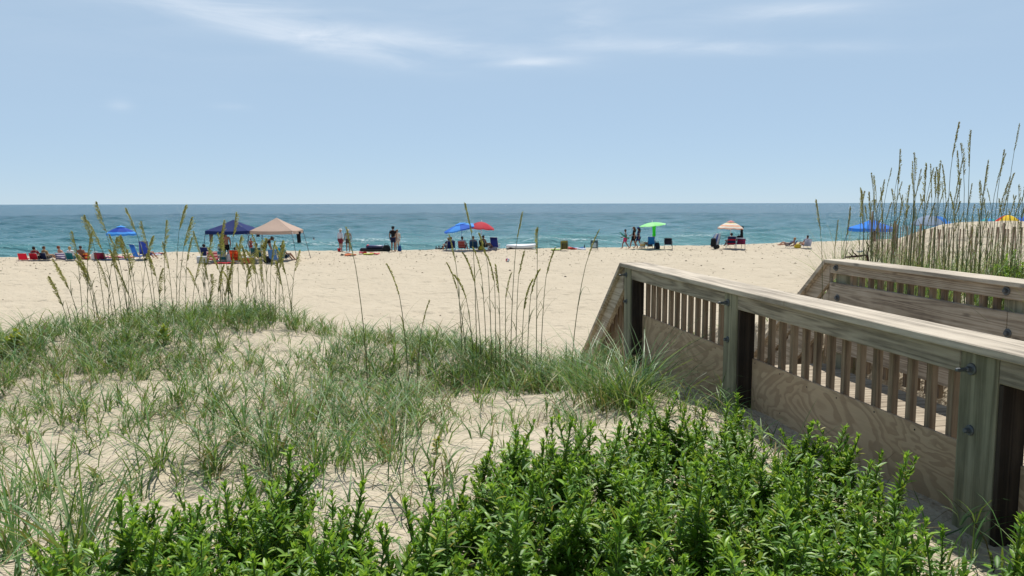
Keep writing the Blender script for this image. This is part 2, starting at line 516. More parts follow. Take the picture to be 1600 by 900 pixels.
def person(label, loc, rz, pose='stand', H=1.72, skin='b98a70', shirt=None, sleeves=True, bottoms=None, dress=None, hair='2a1d16', long_hair=False, hat=None, lean=20, name='person', sit=.28):
    k = H / 1.72
    J = pose_joints(pose, lean, sit)
    for j in J: J[j] = J[j] * k
    t = thing(name, label, 'person', loc, rz)
    names = list(J)
    idx = {n: i for i, n in enumerate(names)}
    E = [('pelvis', 'waist'), ('waist', 'chest'), ('chest', 'neckb'), ('neckb', 'neck'), ('neck', 'head'), ('head', 'top')]
    for s in 'LR':
        E += [('chest', 'sh' + s), ('sh' + s, 'el' + s), ('el' + s, 'wr' + s), ('wr' + s, 'ha' + s), ('pelvis', 'hip' + s), ('hip' + s, 'kn' + s), ('kn' + s, 'an' + s), ('an' + s, 'to' + s)]
    rad = []
    for n in names:
        r = BODY_R.get(n) or LIMB_R[n[:-1]]
        rad.append(tuple(q * k for q in r) if hasattr(r, '__len__') else r * k)
    me = skin_mesh([J[n] for n in names], [(idx[a], idx[b]) for a, b in E], rad, idx['pelvis'])
    b = MB(); b.mesh(me); bpy.data.meshes.remove(me)
    up = (J['top'] - J['neck']).normalized(); hc = J['head']
    fwd = Vector((0, 1, 0)); fwd = (fwd - up * fwd.dot(up)).normalized(); sd = fwd.cross(up)
    face = lambda x, f, u: hc + sd * (x * k) + fwd * (f * k) + up * (u * k)
    b.tube([face(0, .085, .03), face(0, .115, -.012), face(0, .088, -.022)], [.008 * k, .014 * k, .008 * k], 6)          # nose
    for x in (-.035, .035):
        b.ball(face(x, .088, .022), .011 * k, 1, 6, 4); b.ball(face(x, .094, .022), .0065 * k, 2, 6, 4)                   # eyes
        b.ball(face(x * 2.5, 0, .0), .026 * k, 0, 6, 5, (.5, .8, 1.2))                                                     # ears
    b.tube([face(-.025, .087, -.05), face(0, .093, -.052), face(.025, .087, -.05)], .006 * k, 5, 3)                        # mouth
    for s, sg in (('L', -1), ('R', 1)):                                                                                    # fingers and thumb
        w, h = J['wr' + s], J['ha' + s]; d = (h - w).normalized()
        side = d.cross(Vector((sg, 0, 0))); side = side.normalized() if side.length > .1 else Vector((0, 1, 0))
        curl = d.cross(side)
        for q, L in enumerate((.062, .075, .08, .07)):
            o = h + side * (q - 1.5) * -.018 * k
            b.tube([o, o + d * L * .5 * k, o + (d * L * .85 + curl * .02 * sg) * k, o + (d * L + curl * .042 * sg) * k], [.010 * k, .0095 * k, .0085 * k, .006 * k], 5)
        o = w + d * .03 * k + side * .026 * k
        b.tube([o, o + (d * .03 + side * .022) * k, o + (d * .065 + side * .028) * k], [.012 * k, .011 * k, .008 * k], 5)
    b.build('body', [skin_mat(skin), fabric('e8e4dc', .3), fabric('20160f', .3), fabric('8a4a44', .5)], t, True)

    def garment(nm, keys, grow, c, ed, roots):
        V = []; rr = []; ix = {}
        for n, pos, r in keys:
            ix[n] = len(V); V.append(pos); rr.append(tuple((q + grow) * k for q in r) if hasattr(r, '__len__') else (r + grow) * k)
        m2 = skin_mesh(V, [(ix[a], ix[c2]) for a, c2 in ed], rr, ix[roots])
        g = MB(); g.mesh(m2); bpy.data.meshes.remove(m2)
        return g.build(nm, fabric(c), t, True)
    top_c = shirt or dress
    if top_c:
        keys = [(n, J[n], BODY_R[n]) for n in ('pelvis', 'waist', 'chest', 'neckb')]
        keys[0] = ('pelvis', J['pelvis'].lerp(J['waist'], .15), BODY_R['pelvis'])
        ed = [('pelvis', 'waist'), ('waist', 'chest'), ('chest', 'neckb')]
        for s in 'LR':
            keys += [('sh' + s, J['sh' + s], .07), ('mid' + s, J['sh' + s].lerp(J['el' + s], .6 if sleeves else .2), .058)]
            ed += [('chest', 'sh' + s), ('sh' + s, 'mid' + s)]
            if sleeves == 'long':
                keys += [('el' + s, J['el' + s], .046), ('wr' + s, J['el' + s].lerp(J['wr' + s], .9), .036)]; ed += [('mid' + s, 'el' + s), ('el' + s, 'wr' + s)]
        garment('shirt' if shirt else 'dress', keys, .014, top_c, ed, 'waist')
    if bottoms or dress:
        cc = bottoms or dress
        keys = [('pelvis', J['pelvis'], BODY_R['pelvis'])]; ed = []
        for s in 'LR':
            keys += [('hip' + s, J['hip' + s], .095), ('th' + s, J['hip' + s].lerp(J['kn' + s], .75), .085)]; ed += [('pelvis', 'hip' + s), ('hip' + s, 'th' + s)]
        garment('shorts' if bottoms else 'skirt', keys, .018, cc, ed, 'pelvis')
    Mh = Matrix((sd, fwd, up)).transposed()
    if hair:
        g = MB()
        prof = [(.101 * math.cos(R(a)), .115 * math.sin(R(a))) for a in range(-35, 91, 18)] + [(.0001, .118)]
        g.lathe([(r * k, z * k) for r, z in prof], 14, 0, hc + up * .018 * k - fwd * .02 * k, .92, 1.02, Mh.to_euler())
        if long_hair:
            base = hc - fwd * .07 * k
            g.tube([base + up * .03 * k, base - up * .08 * k - fwd * .02 * k, base - up * .2 * k - fwd * .05 * k, base - up * .34 * k - fwd * .03 * k], [.07 * k, .085 * k, .08 * k, .03 * k], 8)
        g.build('hair', fabric(hair, .6, 'hair'), t, True)
    if hat:
        c, brim = hat
        g = MB()
        g.lathe([((.1 + brim) * k, .045 * k), ((.1 + brim) * k, .052 * k), (.108 * k, .062 * k), (.104 * k, .10 * k), (.085 * k, .135 * k), (.0001, .142 * k)], 16, 0, hc - fwd * .01 * k, 1, 1.1, Mh.to_euler())
        if brim < .03:
            g.sheet(lambda u, v: face((u - .5) * .15, .09 + v * .085 * (1 - (2 * u - 1) ** 2 * .5), .056 - v * .012), 6, 3, 0, .006)
        g.build('hat', fabric(c), t, True)
    return t


# ================================================================== BEACH FURNITURE
def chair(label, loc, rz, seat='b02030', back=None, frame='b8b8b8', low=True, stripes=None, high=.56, wid=.52, name='beach_chair', tilt=20, hdr=None, pouch=None):
    t = thing(name, label, 'beach chair', loc, rz)
    back = back or seat
    z0 = (.07 if low == 'sand' else .17) if low else .36
    sb = R(tilt)
    dy, dz = -math.sin(sb), math.cos(sb)
    h = wid / 2
    fb = lambda v: (0, -.22 + dy * high * v, z0 + dz * high * v)
    m = MB()
    m.sheet(lambda u, v: ((u - .5) * wid, -.2 + .45 * v, z0 + .02 + .06 * v - .05 * math.sin(math.pi * u) * math.sin(math.pi * v)), 6, 6, 0, .012)
    m.build('seat', cloth(seat), t, True)
    m = MB()
    cols = [back] + [c for c in (stripes or [])]
    nb = 12
    for i in range(nb):
        v0, v1 = i / nb, (i + 1) / nb
        mi = (i // 2) % len(cols)
        for (a, bb, off) in ((v0, v1, 0.0),):
            def fn(u, v):
                q = fb(a + (bb - a) * v)
                sag = .05 * math.sin(math.pi * u) * math.sin(math.pi * (a + (bb - a) * v))
                return ((u - .5) * wid, q[1] - sag, q[2])
            m.sheet(fn, 5, 1, mi)
    if hdr:
        q = fb(.93)
        m.box((0, q[1] + .03, q[2]), (wid * .7, .06, .12), Euler((sb, 0, 0)), len(cols), bev=.02); cols = cols + [hdr]
    m.build('backrest', [cloth(c) for c in cols], t, True)
    if pouch:
        q = fb(.45)
        m = MB(); m.box((0, q[1] - .05, q[2]), (wid * .75, .05, .26), Euler((sb, 0, 0)), 0, bev=.02); m.build('pouch', fabric(pouch), t)
    m = MB(); r = .0115
    for s in (-1, 1):
        x = s * h
        top = fb(1.0); bot = fb(0)
        m.tube([(x, bot[1], bot[2]), (x, top[1], top[2])], r)
        m.tube([(x, .27, z0 + .08), (x, bot[1], bot[2])], r)
        x2 = s * (h + .02)
        m.tube([(x2, .30, .01), (x2, -.02, z0 + .20)], r); m.tube([(x2, -.34, .01), (x2, .10, z0 + .12)], r)
        m.tube([(x2, .28, .012), (x2, -.32, .012)], r)
        m.tube([(x2, .16, z0 + .05), (x2, .16, z0 + .25)], r)
    top = fb(1.0); m.tube([(-h, top[1], top[2]), (h, top[1], top[2])], r)
    m.tube([(-h - .02, -.33, .012), (h + .02, -.33, .012)], r); m.tube([(-h, .27, z0 + .08), (h, .27, z0 + .08)], r)
    m.build('frame', metal(frame), t, True)
    for s in (-1, 1):
        m = MB(); m.box((s * (h + .025), -.05, z0 + .265), (.055, .50, .022), None, 0, bev=.008); m.build('armrest', fabric('c9b9a0' if low else '26262a', .5), t)
    return t


def umbrella(label, loc, rz, segs, rad=1.0, h=2.0, drop=.36, tilt=(0, 0), rings=None, pole='d8d8d8', vent=None, name='beach_umbrella', valance=.09):
    t = thing(name, label, 'beach umbrella', loc, rz)
    M = Euler((R(tilt[0]), R(tilt[1]), 0)).to_matrix()
    top = Vector((0, 0, h)); hub = Vector((0, 0, h - .45))
    tr = lambda p: M @ (Vector(p) - hub) + hub
    ns = 8; nr = 6; na = 4
    m = MB()
    cols = list(segs) if not rings else list(rings)
    pal = []
    for c in cols:
        if c not in pal: pal.append(c)
    def pt(i, a):                       # ring 0..1, angle in segments
        fr = (a % 1.0); dip = 1 - .055 * math.sin(math.pi * fr) * i
        an = 2 * math.pi * (a / ns)
        r = rad * i * dip
        z = h - drop * (i ** 1.7) + .03 * math.sin(math.pi * fr) * i * -1
        return tr((r * math.cos(an), r * math.sin(an), z))
    for s in range(ns):
        for j in range(nr):
            c = cols[s % len(cols)] if not rings else cols[min(len(cols) - 1, int(j * len(cols) / nr))]
            for q in range(na):
                i0, i1 = max(j / nr, .001), (j + 1) / nr
                m.add([pt(i0, s + q / na), pt(i1, s + q / na), pt(i1, s + (q + 1) / na), pt(i0, s + (q + 1) / na)], [(0, 1, 2, 3)], pal.index(c))
        c = cols[s % len(cols)] if not rings else cols[-1]
        for q in range(na):
            a0, a1 = s + q / na, s + (q + 1) / na
            p0, p1 = pt(1, a0), pt(1, a1)
            dn = M @ Vector((0, 0, -valance))
            m.add([p0, p0 + dn * (.75 + .25 * math.sin(math.pi * q / na)), p1 + dn * (.75 + .25 * math.sin(math.pi * (q + 1) / na)), p1], [(0, 1, 2, 3)], pal.index(c))
    m.build('canopy', [cloth(c) for c in pal], t, True)
    if vent:
        m = MB()
        for s in range(16):
            a0, a1 = 2 * math.pi * s / 16, 2 * math.pi * (s + 1) / 16
            f = lambda a, r, z: tr((r * math.cos(a), r * math.sin(a), z))
            m.add([f(a0, .01, h + .1), f(a0, rad * .33, h + .0), f(a1, rad * .33, h + .0), f(a1, .01, h + .1)], [(0, 1, 2, 3)])
        m.build('vent_cap', cloth(vent), t, True)
    for s in range(ns):
        m = MB(); an = 2 * math.pi * s / ns
        m.tube([pt(j / 5 if j else .02, s) - Vector((0, 0, .012)) for j in range(6)], .006, 4); m.build('rib', metal('c8c8c8'), t)
    m = MB(); m.tube([(0, 0, -.25), tuple(hub)], .016, 8); m.tube([hub, tr((0, 0, h + .06))], .013, 8); m.build('pole', metal(pole), t, True)
    m = MB(); m.ball(tr((0, 0, h + .1)), .025, 0, 8, 6); m.build('finial', fabric('e8e8e8', .4), t, True)
    return t


def canopy_tent(label, loc, rz, c, w=2.6, foot=3.05, eave=1.80, apex=2.62, val=.2):
    t = thing('pop_up_canopy', label, 'canopy', loc, rz)
    h = w / 2
    m = MB()
    n = 10
    for k in range(4):
        a = Matrix.Rotation(k * math.pi / 2, 3, 'Z')
        def fn(u, v):
            x = (u - .5) * w * (1 - v)
            zz = eave + (apex - eave) * (v ** .92) - .05 * math.sin(math.pi * v) - .04 * math.sin(math.pi * u) * (1 - v)
            return a @ Vector((x, -h * (1 - v), zz))
        m.sheet(fn, n, 8)
        m.sheet(lambda u, v: a @ Vector(((u - .5) * w, -h - .012 * v + .015 * math.sin(u * 9) * v, eave - .04 * math.sin(math.pi * u) - v * val)), n, 2)
    m.build('roof', cloth(c), t, True)
    for sx in (-1, 1):
        for sy in (-1, 1):
            m = MB(); f = foot / 2
            m.tube([(sx * f, sy * f, -.02), (sx * (h - .02), sy * (h - .02), eave - .02)], .017, 6)
            m.box((sx * f, sy * f, .0), (.1, .1, .012)); m.build('leg', metal('50555a'), t, True)
    m = MB()
    for k in range(4):
        a = Matrix.Rotation(k * math.pi / 2, 3, 'Z')
        g = lambda x, z: a @ Vector((x, -h + .03, z))
        m.tube([g(-h, eave - .03), g(0, eave - .22), g(h, eave - .03)], .011, 5); m.tube([g(-h, eave - .24), g(0, eave - .03), g(h, eave - .24)], .011, 5)
        m.tube([a @ Vector((h - .03, -h + .03, eave - .02)), Vector((0, 0, apex - .04))], .011, 5)
    m.build('truss', metal('808488'), t, True)
    return t


def towel(label, loc, rz, cols, size=(1.6, .8), amp=.03, name='beach_towel', cat='towel', seed=0):
    m = MB(); pal = [cloth(c) for c in cols]; n = len(cols)
    L, W = size
    for i in range(n):
        def fn(u, v):
            x = (u - .5) * L; yv = (i + v) / n
            return (x, (yv - .5) * W + .03 * math.sin(x * 5 + seed), .03 + amp * (.6 + .5 * math.sin(x * 7 + seed + yv * 3) + .5 * math.sin(yv * 9 + seed * 2 + x * 2)))
        m.sheet(fn, 14, 4, i, .012)
    o = m.build(name, pal, None, True, loc); o.rotation_euler = (0, 0, rz)
    return tag(o, label, cat)


def bag(label, loc, rz, c, size=(.4, .28, .36), name='beach_bag', cat='bag', handle=None, c2=None):
    t = thing(name, label, cat, loc, rz)
    m = MB(); sx, sy, sz = size
    prof = [(.42, 0), (.5, .06), (.54, .3), (.5, .6), (.40, .85), (.24, .97), (.0001, 1.0)]
    m.lathe([(r, z * sz) for r, z in prof], 14, 0, (0, 0, 0), sx, sy)
    for i, v in enumerate(m.v): m.v[i] = (v[0] * (1 + .08 * math.sin(v[2] * 20 + v[1] * 9)), v[1] * (1 + .08 * math.sin(v[2] * 17 + v[0] * 11)), v[2])
    m.build('bag_body', fabric(c), t, True)
    if c2:
        m = MB(); m.lathe([(.555, .35 * sz), (.55, .5 * sz), (.53, .6 * sz)], 14, 0, (0, 0, 0), sx, sy); m.build('band', fabric(c2), t, True)
    for s in (-1, 1):
        m = MB()
        m.tube([(-.25 * sx, s * .2 * sy, sz * .9), (-.18 * sx, s * .2 * sy, sz * 1.2), (.18 * sx, s * .2 * sy, sz * 1.2), (.25 * sx, s * .2 * sy, sz * .9)], .012, 5)
        m.build('handle', fabric(handle or c), t, True)
    return t


def cooler(label, loc, rz, c, lid, size=(.58, .36, .34)):
    t = thing('cooler', label, 'cooler', loc, rz); x, y, z = size
    m = MB(); m.box((0, 0, z * .42), (x, y, z * .84), None, 0, 1.04, .03); m.build('cooler_body', fabric(c, .4, 'plastic'), t)
    m = MB(); m.box((0, 0, z * .93), (x * 1.07, y * 1.08, z * .15), None, 0, .96, .02); m.build('lid', fabric(lid, .4, 'plastic'), t)
    for k in (-1, 1):
        m = MB(); m.tube([(k * x * .53, -y * .4, z * .75), (k * x * .6, -y * .4, z * .6), (k * x * .6, y * .4, z * .6), (k * x * .53, y * .4, z * .75)], .012, 5)
        m.build('handle', fabric('e0e0e0', .4, 'plastic'), t, True)
    return t


def board(label, loc, rot, c, edge, size=(1.1, .54, .06), name='boogie_board', cat='bodyboard', stripe=None):
    t = thing(name, label, cat, loc); t.rotation_euler = rot
    L, W, T = size
    def wid(u): return W / 2 * min(1, (1 - max(0, (u - .62) / .38) ** 2.2) ** .5 + .02) * (1 - .12 * max(0, .25 - u) / .25)
    def mk(w0, w1, z0, z1, nm, c_):
        m = MB()
        m.sheet(lambda u, v: ((u - .5) * L, (w0 + (w1 - w0) * v) * wid(u) * 2, .02 + z1 + .09 * max(0, u - .7) ** 1.5 * 3), 16, 6, 0, z1 - z0)
        m.build(nm, fabric(c_, .45, 'foam'), t, True)
    mk(-.5, .5, 0, T, 'deck', c)
    mk(-.52, -.5, -.003, T + .003, 'rail', edge); mk(.5, .52, -.003, T + .003, 'rail', edge)
    if stripe: mk(-.12, .12, T, T + .004, 'stripe', stripe)
    return t


def hanging(label, loc, rz, c, w=.4, h=.8, name='hanging_towel', cat='towel', shirt=False):
    t = MB()
    def fn(u, v):
        ww = w * (1 - .25 * math.sin(v * 2.5)) * (1 + (.35 if shirt and v < .3 else 0))
        return ((u - .5) * ww, .04 * math.sin(u * 9 + v * 2), -v * h * (1 - .08 * abs(2 * u - 1)))
    t.sheet(fn, 10, 10, 0, 0); t.sheet(lambda u, v: Vector(fn(u, v)) + Vector((0, .05 + .02 * math.sin(v * 5), 0)), 10, 10)
    o = t.build(name, fabric(c), None, True, loc); o.rotation_euler = (0, 0, rz)
    return tag(o, label, cat)


def B(px, py):
    g_ = ground(px, py)
    lim = float(np.interp(g_.x, CX, CY)) - 1.2
    if g_.y > lim:                       # nothing stands beyond the berm
        d = ray(px, py); d = d / d.y
        for _ in range(4): lim = float(np.interp(d.x * lim, CX, CY)) - 1.2
        g_ = Vector((d.x * lim, lim, tz(d.x * lim, lim)))
    return g_


# ---- far left row
chair('empty red beach chair, leftmost of the row at the left edge', B(39, 407.5), R(8), 'c02232', frame='d8c0b8', low='sand', high=.44)
chair('red beach chair holding a dark haired person', B(57.5, 407), R(-4), 'b81f30', low='sand', high=.44)
person('dark haired person seated in the red chair beside the empty red chair', B(57.5, 407) + Vector((0, .02, 0)), R(-4), 'sit', 1.7, '9c6c50', shirt='7a1a28', bottoms='30303a', hair='15100e', sit=.17)
chair('navy low beach chair with a leaning person in tan', B(73, 406.5), R(-14), '1c2747', low='sand', high=.44)
person('brown haired person in tan leaning right in the navy chair at left', B(73.5, 406.5), R(-22), 'sit', 1.66, 'c09272', shirt='8f7b58', bottoms='4a4438', hair='4a3222', lean=14, sit=.17)
chair('white and purple striped beach chair left of the teal chair', B(98, 406.5), R(3), '6a5a8c', '5a4a80', stripes=['d9d4e0'], wid=.58, low='sand', high=.44)
person('shirtless reclining man with auburn hair in the striped purple chair', B(100, 405.5), R(-35), 'sit', 1.74, 'c08c74', bottoms='8a8aa8', hair='7a4630', lean=25, sit=.17)
chair('teal beach chair with a person in white shirt', B(114, 406.5), R(-10), '1f6f78', low='sand', high=.44)
person('person in a white shirt with blond hair seated in the teal chair at left', B(114, 406.5), R(-10), 'sit', 1.68, 'c79a80', shirt='e4e6ea', bottoms='38606a', hair='a58a60', sit=.17)
person('sunburnt person in brown swimwear sitting upright left of the orange chair', B(127, 405.5), R(20), 'sit', 1.62, 'a86a52', shirt='7a5040', sleeves=False, bottoms='5a3a30', hair='3a241a', lean=8, sit=.17)
chair('orange and red striped beach chair between teal and maroon chairs', B(138, 405.5), R(-6), 'c8482a', 'c23a28', stripes=['d8a050', '8c2a3c'], low='sand', high=.44)
bag('crumpled white bag leaning on the maroon chair', B(149, 405.8), 0, 'dcdcd8', (.5, .4, .45))
chair('wide maroon beach chair at the end of the pink mat', B(159, 406.2), R(5), '6e1e34', '741f36', wid=.66, low='sand', high=.44)
towel('long pink beach mat spread behind the blue mat', B(186, 402.5), R(2), ['e08a98', 'e89aa4'], (1.9, .9), .05, 'beach_mat', 'mat', 1)
towel('blue and white beach mat lying before the pink mat', B(182, 406.3), R(-3), ['3c62a8', '8fb8dc', '2e4c8c'], (2.0, .7), .03, 'beach_mat', 'mat', 2)
p = B(191.5, 404.5)
umbrella('blue beach umbrella with light blue border at far left', p, R(10), ['2c50b8', '2a48a8'], .92, 2.05, .40, (0, 0), rings=['2e56c0', '2b50b6', '2b50b6', '2a4cae', '2a4cae', '4a9cec'], vent='55a8f0', valance=.13)
bag('small brown bag hung on the blue umbrella pole', p + Vector((.1, -.12, .78)), 0, '5a4436', (.22, .16, .3))
chair('tall blue beach chair facing right beside a folded blue chair', B(218, 406), R(-30), '2a62b0', '2d68b8', high=.86, hdr='3a74c8')
chair('upright navy beach chair behind a person in purple', B(226, 406), R(20), '2a3f94', '2c4298', high=.84, low=False, tilt=14)
person('person in purple with a purple sun hat right of the blue chairs', B(230, 405), R(-15), 'sit', 1.7, 'b08068', shirt='4a4490', bottoms='2c3060', hair='3a2a20', hat=('5f58b8', .07))
towel('white and blue towel lying right of the tall blue chairs', B(238, 399.5), R(8), ['e8eaf0', '9fb8dc'], (1.1, .6), .06, seed=4)
board('red boogie board lying on the sand at left', B(247, 398), (0, 0, R(10)), 'c23848', '7a2030', (1.0, .5, .06))

# ---- wheels for carts
def wheel(t, x, y, r, w=.06, c='18181a'):
    m = MB(); m.lathe([(r * .55, -w / 2), (r, -w / 2), (r, w / 2), (r * .55, w / 2)], 16, 0, (x, y, r), 1, 1, Euler((0, math.pi / 2, 0))); o = m.build('wheel', fabric(c, .6, 'rubber'), t, True)
    m = MB(); m.lathe([(.0001, -w * .4), (r * .56, -w * .4), (r * .56, w * .4), (.0001, w * .4)], 12, 0, (x, y, r), 1, 1, Euler((0, math.pi / 2, 0))); m.build('hub', fabric('6a6a6c', .5, 'plastic'), o, True)

def cart(label, loc, rz, c='1c1c20', load=True):
    t = thing('beach_cart', label, 'beach cart', loc, rz)
    m = MB()
    for s in (-1, 1):
        m.tube([(s * .22, .3, .12), (s * .22, -.25, .14), (s * .2, -.45, 1.15), (s * .12, -.5, 1.22)], .014, 6)
    m.tube([(-.12, -.5, 1.22), (.12, -.5, 1.22)], .014, 6)
    for y in (.28, 0, -.22): m.tube([(-.22, y, .13), (.22, y, .13)], .012, 5)
    m.build('frame', metal('b0b4b8'), t, True)
    for s in (-1, 1): wheel(t, s * .27, -.22, .16)
    if load:
        m = MB(); m.box((0, .02, .5), (.4, .4, .62), None, 0, .85, .07); m.build('bag_liner', fabric(c), t)
    return t

cart('small black beach cart beside the tall blue chairs', B(231, 407), R(-70), '202024', False).scale = (.55, .55, .55)

# ---- canopies
NAVY = B(355, 406.2); TAN = B(425.5, 406.2)
NAVY = Vector((-17.45, 50.3, tz(-17.45, 50.3))); TAN = Vector((-14.78, 50.45, tz(-14.78, 50.45)))
canopy_tent('navy blue pop-up canopy sheltering a group of beachgoers', NAVY, R(0), '24356e', 2.62, 2.95, 1.86, 2.52)
canopy_tent('tan pop-up canopy right of the navy canopy', TAN, R(0), 'c8b0a0', 2.60, 3.3, 1.84, 2.62)
hanging('taupe towel hanging under the left edge of navy canopy', NAVY + Vector((-1.02, -1.15, 1.78)), 0, '6d5f5c', .28, .62)
hanging('long black garment hanging under the navy canopy', NAVY + Vector((-.32, -1.1, 1.72)), 0, '17171e', .3, .78, 'hanging_garment', 'garment')
hanging('small dark cap bag hanging where the canopies meet', TAN + Vector((-.85, -1.15, 1.72)), 0, '1a2230', .28, .26, 'hanging_bag', 'bag')
hanging('black shirt hanging from right edge of tan canopy', TAN + Vector((1.33, .2, 1.74)), R(70), '121218', .32, .75, 'hanging_shirt', 'shirt', True)
G = lambda px, py: B(px, py)
person('shirtless man in dark shorts standing under navy canopy', G(354.5, 408), R(5), 'stand', 1.78, '9a6a52', bottoms='14141a', hair='4a3a30')
chair('dark blue camp chair at left end under the navy canopy', G(325, 409.5), R(-12), '1d2a5c', low=False, high=.6)
person('person in navy lounging in the dark blue chair under canopy', G(326, 409.5), R(-25), 'sit', 1.7, '8f6248', shirt='22305e', bottoms='2a2a34', hair='241a14', lean=28).location.z += .15
chair('pink and maroon striped chair under the navy canopy', G(334, 410.5), R(8), 'b8606c', '9c3a4c', stripes=['d8a8a0'], wid=.6)
cooler('grey white cooler at the left end under the navy canopy', G(317, 411), R(10), 'b6b8b8', 'd8dada', (.6, .4, .4))
person('child in a yellow shirt standing by the shirtless man', G(345.5, 405), R(10), 'stand', 1.15, 'b08064', shirt='b8b060', bottoms='4a6a6a', hair='c0a868')
chair('teal and grey striped chair before the shirtless man', G(348, 409.8), R(-4), '2f6f7c', '2c6a78', stripes=['2c6a78', 'a8b0b4', '9ca4a8'], wid=.64)
bag('white plastic bag on sand right of the teal chair', G(358.5, 409), 0, 'd8d4d2', (.42, .36, .5))
towel('red beach mat at the front under the navy canopy', G(352, 412), R(1), ['b82a34', 'c83840'], (1.3, .7), .03, 'beach_mat', 'mat', 3)
chair('orange red high back chair under the navy canopy', G(371.5, 411), R(-10), 'c0401e', 'c8441e', stripes=['a03018'], wid=.6, high=.66)
person('dark haired person slumped in the orange red chair', G(372, 411), R(-10), 'sit', 1.66, '8a5e48', shirt='4a2a22', bottoms='2a2022', hair='1c1412', lean=24)
bag('black duffel bag right of the orange red chair', G(383, 409.5), R(20), '16161a', (.6, .34, .34))
cooler('red cooler with white lid under the canopies', G(388.5, 411.5), R(-4), 'b01822', 'e6e4e2', (.62, .4, .4))
bag('grey purple tote bag beside the red cooler', G(396, 411.5), 0, '6a6278', (.34, .25, .34))
chair('green teal camp chair left under the tan canopy', G(402, 410), R(6), '1e4a50', '1d474e', wid=.6, low=False)
person('dark haired person in teal shirt under the tan canopy', G(402.5, 410), R(6), 'sit', 1.72, '9a6c54', shirt='1f6a70', bottoms='202a34', hair='14100e').location.z += .15
person('person in dark clothes and grey sun hat bending over', G(413, 407), R(-60), 'bend', 1.70, 'a07860', shirt='2a2c30', bottoms='1c1e22', hair='4a3a30', hat=('6a6660', .07))
chair('empty slate blue beach chair under the tan canopy', G(430, 410), R(-8), '3f5f88', '42648e', high=.66)
chair('turquoise beach chair at the right end under tan canopy', G(444, 408), R(-24), '1a86a8', '1c8cb0', high=.72)
person('dark haired person leaning in the turquoise chair', G(445, 408), R(-30), 'sit', 1.7, '8f6248', shirt='1e7c98', bottoms='1c3a4a', hair='2a1e18', lean=18)
cart_b = bag('black gear bag between the chairs under the tan canopy', G(419, 410.5), 0, '1a1a20', (.5, .36, .4))
bag('white thermos bag on sand under the tan canopy', G(423.5, 408.5), 0, 'd8e4e6', (.2, .2, .5))
person('child in a red swimsuit walking down past the canopies', B(392.5, 397.5), R(8), 'walk', 1.1, 'b07a62', shirt='8a3a38', sleeves=False, bottoms='8a3a38', hair='6a4030')

# ---- swimmers stand on the sandbar
def swimmer(px, py, label, H=1.7, chest=1.2, **kw):
    d = ray(px, py); d = d / d.y
    y = (CAM.z + 1.5) / -d.z
    person(label, (d.x * y, y, -1.5 - chest), R(random.uniform(-60, 60)), 'wade', H, **kw)
swimmer(242, 384, 'lone dark haired swimmer right of the blue umbrella', 1.7, 1.42, skin='7a5040', hair='14100e')
swimmer(458, 383, 'swimmer in a black shirt near the tan canopy', 1.7, 1.15, shirt='14161c', hair='14100e', skin='7a5844')
swimmer(490.5, 377.5, 'bare chested swimmer right of the tan canopy', 1.75, 1.2, skin='c89c88', hair='1c1412')
swimmer(681.5, 391.5, 'dark wading child, leftmost of three by the navy chair couple', 1.3, .85, skin='5a4034', hair='14100e')
swimmer(686, 392, 'dark wading child, middle of three by the navy chair couple', 1.35, .8, skin='5a4034', hair='14100e')
swimmer(691.5, 392, 'dark wading child bending, nearest the navy chair couple', 1.25, .7, skin='4f3a30', shirt='1c1c22', hair='14100e')

# ---- old couple, rafts and man in black
person('older man in white hat, white shirt and maroon shorts', B(532.5, 392), R(-35), 'stand', 1.66, 'a87a64', shirt='c3c8d4', sleeves='long', bottoms='7a2c3e', hair=None, hat=('dcdcda', .07))
person('older person in tan sun hat and grey shirt', B(544, 392), R(15), 'stand', 1.6, '9a705c', shirt='8c8680', sleeves='long', bottoms='4c4440', hair='a89c90', hat=('c8b89c', .1))
t = thing('sand_bucket', 'small red sand bucket at the older man\'s feet', 'bucket', B(530, 392.5))
m = MB(); m.lathe([(.09, 0), (.10, .01), (.13, .24), (.14, .25), (.12, .24), (.085, .02)], 16); m.build('pail', fabric('c8242c', .4, 'plastic'), t, True)
m = MB(); m.tube([(-.13, 0, .23), (-.1, 0, .34), (0, 0, .39), (.1, 0, .34), (.13, 0, .23)], .008, 5); m.build('handle', fabric('e0e0e0', .4, 'plastic'), t, True)

def raft(label, loc, rz, c, size=(1.75, .75), n=5, r=.11, stripe=None, pillow=None, flip=1):
    t = thing('inflatable_raft', label, 'raft', loc, rz); L, W = size
    m = MB()
    for i in range(n):
        y = (i + .5) / n * W - W / 2
        m.tube([(-L / 2, y, r), (-L / 2 + .08, y, r), (0, y, r), (L / 2 - .08, y, r), (L / 2, y, r)], [r * .55, r * 1.02, r, r * 1.02, r * .55], 10, 0 if not stripe else i % 2)
    m.build('air_tubes', [fabric(c, .35, 'vinyl', .1, .5)] + ([fabric(stripe, .35, 'vinyl', .1, .5)] if stripe else []), t, True)
    m = MB(); m.tube([(flip * (L / 2 - .1), -W / 2, r * 1.8), (flip * (L / 2 - .1), 0, r * 2.0), (flip * (L / 2 - .1), W / 2, r * 1.8)], [r * .7, r * .95, r * .7], 10); m.build('pillow', fabric(pillow or c, .35, 'vinyl', .1, .5), t, True)
    return t
p = B(582, 393)
raft('black inflatable raft lying on the sand before the man in black', p, R(4), '17181c', (1.72, .8), 5, .13)
raft('navy striped inflatable raft stacked on the black raft', p + Vector((.18, 0, .265)), R(2), '222c55', (1.2, .7), 5, .09, '3c4a86', 'b83848', -1)
bag('dark backpack leaning at the right end of the rafts', B(604, 392.7), R(15), '1c2224', (.55, .4, .46), 'backpack', 'backpack')
